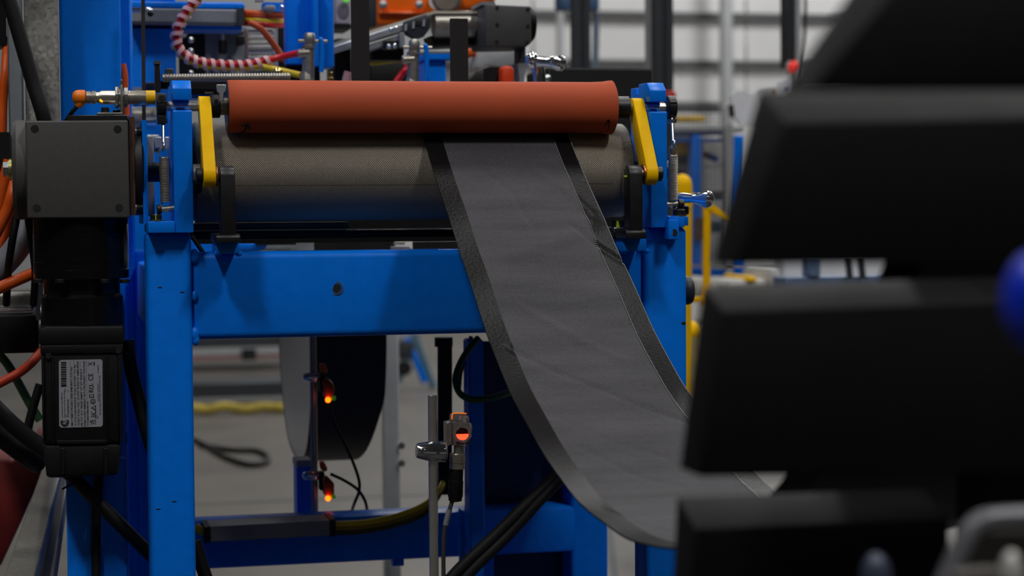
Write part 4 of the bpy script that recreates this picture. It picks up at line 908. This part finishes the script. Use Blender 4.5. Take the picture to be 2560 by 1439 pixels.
dv = thing('drive_unit', 'pale lavender drive unit with a green lamp', 'drive unit', (856, 62, 3.5))
part('case', M().pb(838, -60, 876, 60, 3.5, 3.6).bev(.004, 2), mat('pale_lavender_case', (176, 170, 186), .5), dv)
part('dark_window', M().ball(P(858, 28, 3.5), .012, (.9, .15, 1.3)), mat('grey_lens', (110, 104, 118), .4), dv)
part('green_lamp', M().ball(P(866, -2, 3.49), .0055), mat('bright_green_led', (90, 200, 50), .4, emit=.8, ecol=(90, 200, 50)), dv)
part('dark_base', M().pb(836, 60, 878, 72, 3.5, 3.6), blkpl, dv)
for lab, x0, x1, yt in (('left of two black vertical belts rising behind the orange roller', 878.5, 924, -60), ('right black vertical belt hanging from the conveyor head', 1126, 1171, 46)):
    solo('vertical_belt', M().pb(x0, yt, x1, 330, 2.72, 2.722), mat('black_belt_'+str(int(x0)), (19, 19, 19), .7), lab, 'belt')
solo('grey_post', M().pb(922, -60, 942, 66, 3.6, 3.65).bev(.004, 2), dgry, 'dark grey post between black belt and orange robot', 'post')
rb = thing('robot_arm', 'orange industrial robot arm behind the inclined conveyor', 'robot', (1080, 60, 3.9))
part('forearm', M().pp([(944, -80), (1075, -80), (1075, 16), (1100, 26), (1085, 40), (990, 62), (944, 64)], 3.9, 4.1).bev(.012, 3), robo, rb)
part('link_plate', M().pb(946, 28, 1070, 36, 3.885, 3.9).bev(.003, 1), mat('deep_orange_paint', (222, 84, 8), .4), rb)
part('wrist', M().pp([(1160, -60), (1260, -60), (1240, 6), (1180, 26), (1140, 24)], 3.9, 4.05).bev(.012, 3), robo, rb)
part('joint_motor', M().cyl(P(1116, -6, 3.82), P(1116, -6, 3.95), .03, seg=36, ch=.006), mat('worn_grey_casting', (140, 128, 118), .6, .2, .2), rb)
for x in (958, 1048): part('bolt_cap', M().ball(P(x, 12, 3.885), .0085, (1, .6, 1), 16), alu, rb)
part('lower_link', M().pb(985, 172, 1020, 205, 3.6, 3.7).bev(.006, 2), robo, rb)
part('lower_bolt', M().ball(P(962, 192, 3.6), .008), alu, rb)
# inclined conveyor
ic = thing('inclined_conveyor', 'small inclined conveyor with steel head roller and cream belt', 'conveyor', (1060, 120, 3.12))
part('belt', M().pp([(780, 126), (925, 76), (1085, 27), (1192, 28), (1192, 34), (1086, 34), (926, 84), (780, 134)], 3.12, 3.3), mat('cream_belt', (196, 190, 172), .6), ic)
part('side_channel', M().pp([(780, 134), (926, 84), (1020, 54), (1020, 76), (926, 104), (780, 150)], 3.115, 3.16).bev(.002, 1), alu, ic)
part('lower_channel', M().pp([(920, 112), (1010, 84), (1010, 100), (920, 130)], 3.12, 3.16).bev(.002, 1), alud, ic)
hd = part('head_plate', M().pp([(1010, 54), (1066, 35), (1078, 45), (1076, 70), (1060, 92), (1040, 100), (1012, 84)], 3.1, 3.115).bev(.002, 2), mat('navy_black_plate', (34, 38, 48), .5), ic)
for (x, y) in ((1015, 68), (1034, 62), (1060, 57)): part('slot', M().pp([(x-2, y-8), (x+3, y-9), (x+2, y+8), (x-3, y+9)], 3.096, 3.1), white, hd)
part('slot_window', M().pb(1040, 52, 1052, 62, 3.097, 3.1), ink, hd)
part('head_roller', rod((1084, 62), (1192, 61), 3.14, .0215, 40), steelb, ic)
for a in (1120, 1168): part('roller_band', M().cyl(P(a, 62, 3.14), P(a+2, 62, 3.14), .0217, seg=40), nickel, ic)
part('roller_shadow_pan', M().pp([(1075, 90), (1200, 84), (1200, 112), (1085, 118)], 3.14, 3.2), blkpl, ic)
part('end_housing', M().pb(1190, 28, 1216, 112, 3.12, 3.2).bev(.004, 2), blkpl, ic)
for y in (14, 30, 42, 100): part('housing_screw', M().ball(P(1204, y, 3.11), .0035), chrome, ic)
part('under_frame', M().pp([(930, 122), (1010, 118), (1010, 150), (930, 150)], 3.2, 3.24), blkpl, ic)
part('bracket_post', M().pb(1000, 82, 1012, 118, 3.09, 3.11).bev(.001, 1), alud, ic)
part('mount_block', M().pb(962, 100, 1000, 120, 3.1, 3.14).bev(.002, 1), blkpl, ic)
for (x, y) in ((978, 74), (990, 70), (972, 116), (987, 114)): part('mount_bolt', M().ball(P(x, y, 3.1), .0042), chrome, ic)
gm = thing('conveyor_gearmotor', 'dark grey box gearmotor at the end of the inclined conveyor', 'motor', (1270, 116, 3.08))
part('box', M().pp([(1212, 10), (1328, 15), (1330, 106), (1318, 116), (1214, 118)], 3.06, 3.17).bev(.004, 2), mat('gearmotor_dark_grey', (64, 65, 66), .55, 0, .06, 60), gm)
part('round_end', M().lathe(P(1318, 62, 3.11), (1, 0, 0), [(0, .03), (.004, .029), (.01, .024), (.0125, .012)], 36), blkpl, gm)
part('lid', M().pp([(1205, 4), (1236, 4), (1240, 12), (1205, 12)], 3.07, 3.15), alu, gm)
for (x, y) in ((1243, 19), (1320, 23), (1243, 61), (1320, 65), (1242, 104), (1318, 106)): part('screw', M().cyl(P(x, y, 3.058), P(x, y, 3.06), .0026), ink, gm)
part('stand', M().pb(1296, 116, 1314, 160, 3.1, 3.13), dgry, gm)
part('stand_foot', M().pp([(1294, 158), (1316, 158), (1310, 205), (1300, 205)], 3.09, 3.13), alu, gm)
bs = thing('blue_stand', 'short blue box stand between regulator and black belt', 'stand', (1100, 205, 3.0))
part('cap', M().pb(1062, 132, 1128, 150, 2.99, 3.1).bev(.002, 1), blue, bs)
part('body', M().pb(1064, 150, 1116, 340, 3.0, 3.08).bev(.002, 1), blue, bs)
part('top_edge', M().pb(1062, 128, 1128, 133, 2.99, 3.1), alu, bs)
gc = thing('grey_casting', 'pale grey casting under the gearmotor', 'casting', (1240, 205, 3.3))
part('upper', M().pp([(1206, 118), (1300, 116), (1296, 160), (1262, 170), (1222, 166), (1190, 176)], 3.3, 3.4).bev(.006, 2), lgry, gc)
part('lower', M().pp([(1172, 200), (1190, 176), (1226, 162), (1230, 176), (1226, 210), (1172, 212)], 3.26, 3.36).bev(.006, 2), mat('taupe_casting', (92, 86, 80), .6), gc)
solo('orange_grip', M().cyl(P(1160, 131, 3.35), P(1206, 124, 3.35), .011, .008, 20, .003), orc, 'orange grip poking out right of the black vertical belt', 'grip')
solo('orange_plug', M().pp([(1254, 168), (1264, 164), (1278, 165), (1286, 172), (1286, 240), (1254, 240)], 3.0, 3.05).bev(.004, 2), mat('signal_orange', (224, 62, 14), .4), 'red-orange block standing behind the orange roller', 'block')
solo('black_mount', M().pb(1222, 168, 1254, 240, 3.02, 3.06), blkpl, 'black mount left of the red-orange block', 'mount')
ck2 = thing('crank_handle', 'polished chrome crank handle above the orange roller', 'handle', (1345, 205, 2.9))
part('crank_arm', M().tube([P(1326, 144, 2.9), P(1334, 152, 2.9), P(1342, 168, 2.9), P(1348, 188, 2.9), P(1350, 240, 2.9)], .0095, 18), chrome, ck2)
part('handle_grip', M().lathe(P(1336, 153, 2.89), P(1420, 160, 2.86)-P(1336, 153, 2.89), [(0, .006), (.008, .0085), (.018, .0075), (.03, .0095), (.038, .0118), (.045, .0112), (.049, .007), (.0505, .001)], 28), chrome, ck2)
part('crank_cap', M().ball(P(1330, 150, 2.89), .0105, (1, 1, 1.2)), chrome, ck2)
part('hub_ball', M().ball(P(1368, 196, 2.92), .006), zinc, ck2)
solo('orange_tubing', M().tube([P(924, 152, 3.3), P(960, 144, 3.3), P(1000, 148, 3.3), P(1030, 146, 3.3)], .006, 10), orc, 'orange tubing under the inclined conveyor', 'tube')
solo('yellow_tubing', M().tube([P(920, 158, 3.28), P(950, 156, 3.28), P(990, 150, 3.28)], .004, 10), yelh, 'yellow tubing under the inclined conveyor', 'tube')
solo('red_tubing', M().tube([P(990, 205, 3.1), P(1004, 186, 3.1), P(1016, 172, 3.1), P(1022, 160, 3.12)], .0055, 10), redh, 'dark red tube rising beside the silver regulator', 'tube')
solo('black_valve_block', M().pb(836, 95, 880, 205, 3.3, 3.4).bev(.006, 2), blkpl, 'black valve block left of the first vertical belt', 'valve')
solo('dark_valve_bank', M().pb(925, 150, 1060, 240, 3.42, 3.5).bev(.006, 2), blkpl, 'dark valve bank behind the orange and yellow tubing', 'valve')
solo('brass_nipple', M().lathe(P(826, 205, 2.95), (0, 0, 1), [(0, .005), (.006, .005), (.007, .0035), (.014, .0035), (.015, .002)], 14), mat('brass', (190, 160, 84), .3, 1), 'small brass nipple right of the silver regulator', 'fitting')
solo('brass_screw', M().ball(P(695, 182, 2.96), .008, (1, .7, 1)), mat('polished_brass', (220, 196, 130), .2, 1), 'round brass screw head below the yellow hose', 'screw')
solo('wrapped_tube', M().tube([P(868, 240, 3.0), P(866, 205, 3.0), P(872, 180, 3.0)], .007, 12), mat('pink_wrap_tube', (176, 130, 140), .5), 'pink wrapped tube end left of the first vertical belt', 'tube')
solo('control_box', M().pb(1372, 170, 1634, 420, 3.05, 3.2).bev(.003, 1), mat('matt_black_box', (15, 15, 16), .8), 'wide black box behind the right end of the orange roller', 'box')
# =================================================== right background
for i, (a, b_, lab) in enumerate(((1437, 1477, 'dark aluminium guard post nearest the gearmotor'), (1641, 1684, 'dark aluminium guard post behind the right blue bracket'))):
    t = thing('guard_post', lab, 'post', V(P(a, 700, 5.2).x, 5.2, 0), 'dark guard posts')
    w0, w1 = P(a, 100, 5.2).x, P(b_, 100, 5.2).x
    part('profile', M().box((w0, 5.2, 0), (w1, 5.25, 2.2)).bev(.003, 1), dgry, t)
    part('slot_groove', M().box(((w0+w1)/2-.004, 5.198, 0), ((w0+w1)/2+.004, 5.2, 2.2)), ink, t)
pt = thing('pale_post', 'pale narrow side profile left of the dark guard post', 'post', V(P(1630, 300, 5.3).x, 5.3, 0))
part('profile', M().box((P(1620, 100, 5.3).x, 5.3, 0), (P(1641, 100, 5.3).x, 5.33, 2.2)), lgry, pt)
cdt = thing('hanging_conduit', 'thin blue-grey conduit hanging before the bright wall', 'conduit', V(P(1490, 150, 7).x, 7, P(1490, 170, 7).z))
part('pipe', M().cyl(P(1491, 30, 7), P(1488, 172, 7), .012), mat('blue_grey_paint', (104, 118, 138), .5), cdt)
part('junction', M().pb(1468, -20, 1500, 26, 6.95, 7.05).bev(.01, 2), mat('dull_blue_box', (62, 92, 130), .5), cdt)
solo('blue_junction', M().pb(1402, -20, 1436, 24, 6.95, 7.05).bev(.01, 2), mat('dull_blue_box_b', (62, 92, 130), .5), 'dull blue box above the dark guard post', 'box')
solo('wall_conduit', M().cyl(P(1400, 20, 15.9), P(1400, 300, 15.9), .03), lgry, 'grey conduit on the bright wall right of the gearmotor', 'conduit')
sw2 = thing('light_curtain', 'dark vertical light curtain with a red beacon', 'beacon', V(P(1975, 300, 6).x, 6, 0))
part('column', M().pb(1964, -80, 1986, 172, 6, 6.05).bev(.003, 1), mat('near_black_profile', (34, 38, 42), .5), sw2)
part('pale_edge', M().pb(1990, -80, 2003, 600, 6.02, 6.05), lgry, sw2)
part('beacon', M().ball(P(1985, 168, 5.95), .019, (1, 1, 1.1)), redl, sw2)
part('beacon_base', M().ball(P(1974, 168, 5.97), .019, (.6, 1, 1.05)), lgry, sw2)
cable('hanging_lead', 'thin dark lead hanging beside the red beacon', [(2014, -60, 5.9), (2013, 60, 5.9), (2006, 160, 5.9), (2000, 260, 5.9)], .005, ink)
solo('red_box', M().pb(1666, 226, 1692, 300, 5.1, 5.15).bev(.008, 2), mat('deep_red_cap', (176, 24, 24), .5), 'deep red box behind the right blue bracket', 'box')
# workbench trolley
wb = thing('work_trolley', 'blue and grey mesh-sided work trolley right of the blue post', 'trolley', V(P(1770, 700, 6).x, 6.2, 0))
part('top_rail', M().pb(1672, 314, 1862, 330, 6, 6.6).bev(.004, 1), lgry, wb)
part('upper_beam', M().pb(1672, 330, 1815, 338, 6.02, 6.05), blue, wb)
part('upper_beam', M().pb(1672, 347, 1815, 353, 6.02, 6.05), blue, wb)
for a, b_ in ((1733, 1754), (1836, 1862)): part('upright', M().pb(a, 338, b_, 680, 6, 6.05).bev(.004, 1), blue, wb)
part('grey_upright', M().pb(1814, 312, 1834, 700, 5.97, 6.0).bev(.003, 1), lgry, wb)
part('shelf', M().pb(1750, 478, 1832, 485, 5.99, 6.4), mat('dark_brown_shelf', (74, 60, 56), .6), wb)
part('shelf', M().pb(1750, 410, 1815, 416, 6.03, 6.4), lgry, wb)
part('lower_beam', M().pb(1690, 672, 1942, 690, 5.98, 6.06).bev(.003, 1), blue, wb)
for a in (1688, 1846): part('leg', M().box((P(a, 680, 6.3).x, 6.3, 0), (P(a+14, 680, 6.3).x, 6.34, P(a, 672, 6.3).z)), blue, wb)
part('lower_edge', M().pb(1690, 660, 1942, 668, 5.97, 5.98), lgry, wb)
part('back_panel', M().pb(1680, 345, 1830, 690, 6.4, 6.42), mat('pale_grey_panel', (168, 168, 166), .6), wb)
part('brown_board', M().pb(1738, 545, 1758, 600, 5.99, 6.02), mat('brown_board', (96, 66, 56), .6), wb)
m = M()
for k in range(15): m.pb(1672+k*11, 268, 1673.4+k*11, 668, 5.9, 5.902)
for k in range(37): m.pb(1672, 268+k*11, 1836, 269.4+k*11, 5.902, 5.904)
part('wire_mesh', m, girtm, wb, kind='stuff')
for nm, lab, cat_, r, mt in (('foam_roll', 'long yellow roll lying on the trolley top', 'roll', (1694, 288, 1768, 304), mat('dull_yellow_foam', (206, 168, 62), .7)),
        ('yellow_box', 'small yellow box on the upper trolley shelf', 'box', (1706, 354, 1732, 386), yel),
        ('black_tool', 'black tool below the small yellow box', 'tool', (1708, 386, 1724, 410), blkpl),
        ('teal_bin', 'teal bin on the dark trolley shelf', 'bin', (1786, 486, 1830, 500), teal), ('teal_bin', 'teal bin low in the trolley behind the yellow tube', 'bin', (1780, 552, 1812, 582), teal)):
    solo(nm, M().pb(*r, 6.08, 6.2).bev(.012, 2), mt, lab, cat_)
bd = thing('spray_can', 'small blue and red can lying in the mesh trolley', 'can', (1775, 402, 6.15))
part('can_body', M().cyl(P(1768, 388, 6.15), P(1793, 398, 6.15), .012), mat('bright_blue_can', (40, 116, 196), .4), bd)
part('can_cap', M().cyl(P(1758, 384, 6.15), P(1768, 388, 6.15), .010), redh, bd)
dc = thing('document_holder', 'white papers in a tilted holder beside the black slats', 'papers', (1880, 320, 5.2))
part('sheet', M().pp([(1828, 236), (1840, 226), (1900, 238), (1906, 262), (1892, 318), (1850, 312), (1832, 290)], 5.2, 5.21), paper, dc)
part('sheet', M().pp([(1898, 226), (1940, 220), (1950, 290), (1935, 320), (1890, 318)], 5.22, 5.23), mat('pale_grey_paper', (178, 180, 182), .7), dc)
part('sheet', M().pp([(1946, 206), (1984, 200), (1986, 250), (1950, 256)], 5.24, 5.25), paper, dc)
part('clip', M().pp([(1932, 230), (1942, 226), (1934, 268), (1928, 272)], 5.19, 5.2), mat('mustard_clip', (150, 120, 60), .5), dc)
part('edge', M().pp([(1826, 262), (1834, 262), (1836, 292), (1829, 292)], 5.18, 5.2), ink, dc)
part('blue_print', M().pb(1964, 220, 1976, 228, 5.236, 5.24), mat('pale_blue_ink', (120, 150, 180), .6), dc)
yb = thing('yellow_barrier', 'yellow tubular barrier with a dome-capped post behind the springs', 'barrier', V(P(1740, 760, 4.2).x, 4.2, 0))
part('dome_post', M().lathe(P(1706, 520, 4.2), (0, 0, 1), [(-.0, .0215), (.05, .0215), (.062, .019), (.071, .012), (.0745, .003)], 28), yel, yb)
part('tube', M().cyl(P(1768, 505, 4.25), P(1766, 765, 4.25), .0085), yel, yb)
part('tube', M().cyl(P(1727, 500, 4.3), P(1725, 700, 4.3), .004), mat('pale_yellow_tube', (206, 176, 84), .5), yb)
part('brace', M().pp([(1762, 500), (1786, 512), (1836, 550), (1832, 556), (1790, 534), (1760, 514)], 4.24, 4.26), yel, yb)
part('cross_tube', M().pb(1728, 742, 1768, 756, 4.24, 4.26).bev(.002, 1), yel, yb)
part('post_leg', M().cyl(V(P(1703, 520, 4.2).x, 4.2, 0), P(1706, 520, 4.2), .02), yel, yb)
part('shoulder', M().pb(1718, 484, 1745, 500, 4.19, 4.23).bev(.006, 2), yel, yb)
yd = thing('yellow_bollard', 'yellow dome-topped bollard low beside the blue post', 'bollard', V(P(1732, 860, 4.6).x, 4.6, 0))
part('dome', M().ball(P(1727, 830, 4.6), .029, (1, 1, .95)), yel, yd)
part('post', M().cyl(V(P(1729, 860, 4.6).x, 4.6, 0), P(1727, 838, 4.6), .026), mat('faded_beige_post', (176, 158, 112), .6), yd)
hw = thing('handwheel', 'dark grey handwheel half hidden behind the right blue post', 'wheel', (1716, 765, 2.6))
part('rim', M().lathe(P(1704, 726, 2.6), (1, 0, 0), [(0, .012), (.0, .0175), (.004, .0195), (.010, .0195), (.0135, .0175), (.0135, .012)], 36), dgry, hw)
part('hub', M().cyl(P(1700, 726, 2.6), P(1724, 726, 2.6), .009), alu, hw)
bh = thing('ball_handle', 'polished chrome ball handle right of the spring', 'handle', (1715, 540, 2.56))
part('grip', M().lathe(P(1697, 494, 2.565), P(1786, 499, 2.54)-P(1697, 494, 2.565), [(0, .006), (.008, .0068), (.018, .0058), (.026, .0078), (.034, .0112), (.040, .0123), (.0445, .0098), (.0475, .005), (.0484, .001)], 32), chrome, bh)
part('collar', M().cyl(P(1690, 494, 2.568), P(1699, 494, 2.565), .0072), steelb, bh)
part('knob_base', M().cyl(P(1702, 537, 2.575), P(1702, 512, 2.575), .011, ch=.002), blk, bh)
# things on the floor line seen between the slats
for i, (r, mt, nm, lab, cat_) in enumerate((((1735, 694, 1800, 745), mat('off_white_sack', (196, 192, 182), .7), 'white_sack', 'off-white sack under the trolley beam next to the yellow tube', 'sack'),
        ((1820, 698, 1925, 735), mat('white_bundle', (206, 204, 200), .7), 'white_bundle', 'white bundle under the trolley beam', 'bundle'),
        ((1870, 690, 1895, 708), yel, 'yellow_strap', 'yellow strap on the white bundle', 'strap'),
        ((1926, 668, 1955, 730), mat('pale_sheet', (200, 200, 198), .7), 'pale_sheet', 'pale sheet hanging at the trolley end', 'sheet'))):
    solo(nm, M().pb(*r, 5.7-.02*i, 5.9).bev(.02, 2), mt, lab, cat_)
lb = thing('low_barrier', 'slate-blue barrier rail with a yellow end dome seen between slats', 'barrier', V(P(2150, 760, 4.8).x, 4.8, 0))
part('rail', M().pb(1966, 690, 2372, 728, 4.8, 4.9).bev(.003, 1), mat('slate_blue_paint', (92, 112, 146), .5), lb)
part('upright', M().pb(2022, 640, 2052, 692, 4.79, 4.84).bev(.003, 1), mat('slate_blue_paint_b', (96, 118, 152), .5), lb)
for a in (2000, 2300): part('leg', M().box((P(a, 700, 4.82).x, 4.82, 0), (P(a+30, 700, 4.82).x, 4.86, P(a, 720, 4.82).z)), dgry, lb)
part('rail_end', M().pb(2372, 680, 2404, 706, 4.8, 4.86), paper, lb)
part('red_block', M().pb(2364, 703, 2402, 722, 4.78, 4.82), mat('brick_red', (196, 72, 36), .5), lb)
part('end_dome', M().ball(P(2404, 688, 4.78), .034, (1, 1, 1)), yel, lb)
for a in (2118, 2150): part('dark_stay', M().pp([(a, 640), (a+10, 640), (a+16, 700), (a+6, 700)], 4.77, 4.79), dgry, lb)
solo('far_wall_board', M().pb(1960, 600, 2460, 698, 6.6, 6.7), paper, 'pale board behind the slate-blue barrier', 'board')
cable('yellow_chain', 'yellow cable sagging over the slate-blue barrier', [(2262, 645, 4.7), (2285, 668, 4.7), (2305, 675, 4.7), (2325, 668, 4.7), (2345, 652, 4.7)], .005, yelh)
# =================================================== black slats close to the lens
ST = thing('slat_guard', 'stack of four thick black slats close to the lens', 'guard', V(1.3, 1.3, 0))
slm = mat('matt_black_slat', (16, 15, 15), .65, 0, .08, 30, spec=.15)
def slat(pl, Y0, th, rise):
    """pl: top-left, top-right, bottom-right, bottom-left of the front face; the top is chamfered back"""
    f = [P(x, y, Y0) for x, y in pl]; b_ = [v+V(0, th, 0) for v in f]; b_[0] = b_[0]+V(0, 0, rise); b_[1] = b_[1]+V(0, 0, rise)
    return M().raw(f+b_, [(0, 1, 2, 3), (7, 6, 5, 4), (0, 4, 5, 1), (1, 5, 6, 2), (2, 6, 7, 3), (3, 7, 4, 0)]).bev(.0015, 2)
part('slat', slat([(2262, -60), (2800, -60), (2800, 214), (2028, 218)], .74, .034, .01), slm, ST)
part('slat', slat([(1962, 306), (2800, 290), (2800, 652), (1836, 664)], .86, .034, .0165), slm, ST)
part('slat', slat([(1808, 778), (2800, 742), (2800, 1178), (1748, 1192)], .98, .034, .012), slm, ST)
part('slat', slat([(1738, 1322), (2372, 1296), (2372, 1700), (1716, 1700)], 1.06, .034, .0135), slm, ST)
part('slat_post', M().box((P(2462, 700, 1.12).x, 1.12, 0), (P(2800, 700, 1.12).x, 1.16, 1.5)).bev(.002, 1), slm, ST)
part('slat_post_foot', M().box((P(2380, 700, 1.12).x, 1.08, 0), (P(2850, 700, 1.12).x, 1.25, .01)), slm, ST)
solo('blue_knob', M().ball(P(2590, 752, .62), .0125, (.9, .9, 1.35), 28), mat('deep_blue_knob', (0, 44, 196), .4), 'blurred deep blue knob at the right edge', 'ball')  # a knob out of focus close to the lens
fx = thing('tube_fixture', 'blurred bent grey tube fixture in the lower right corner', 'fixture', V(P(2450, 1500, .8).x, .8, P(2450, 1600, .8).z))
part('bent_tube', M().tube([P(2340, 1520, .8), P(2380, 1420, .8), P(2415, 1345, .8), P(2450, 1305, .8), P(2510, 1294, .8), P(2640, 1290, .8)], .0048, 18), mat('grey_satin_tube', (120, 120, 126), .4, .3), fx)
part('bolt_head', M().ball(P(2528, 1428, .78), .0062, (.8, .8, 1.5), 20), mat('pale_bolt', (190, 190, 186), .4, .2), fx)
part('back_plate', M().pp([(2400, 1400), (2450, 1330), (2700, 1330), (2700, 1600), (2400, 1600)], .82, .83), mat('olive_black_plate', (34, 32, 26), .7), fx)
part('lower_rim', M().tube([P(2380, 1440, .79), P(2460, 1432, .79), P(2560, 1440, .79)], .003, 12), mat('taupe_rim', (96, 92, 86), .5), fx)
solo('slate_blue_knob', M().ball(P(2190, 1440, .9), .0085, (.9, .9, 1.4), 20), mat('slate_knob', (58, 66, 84), .4), 'blurred slate-blue knob before the lowest slat', 'ball')  # second blurred knob, in front of the slats
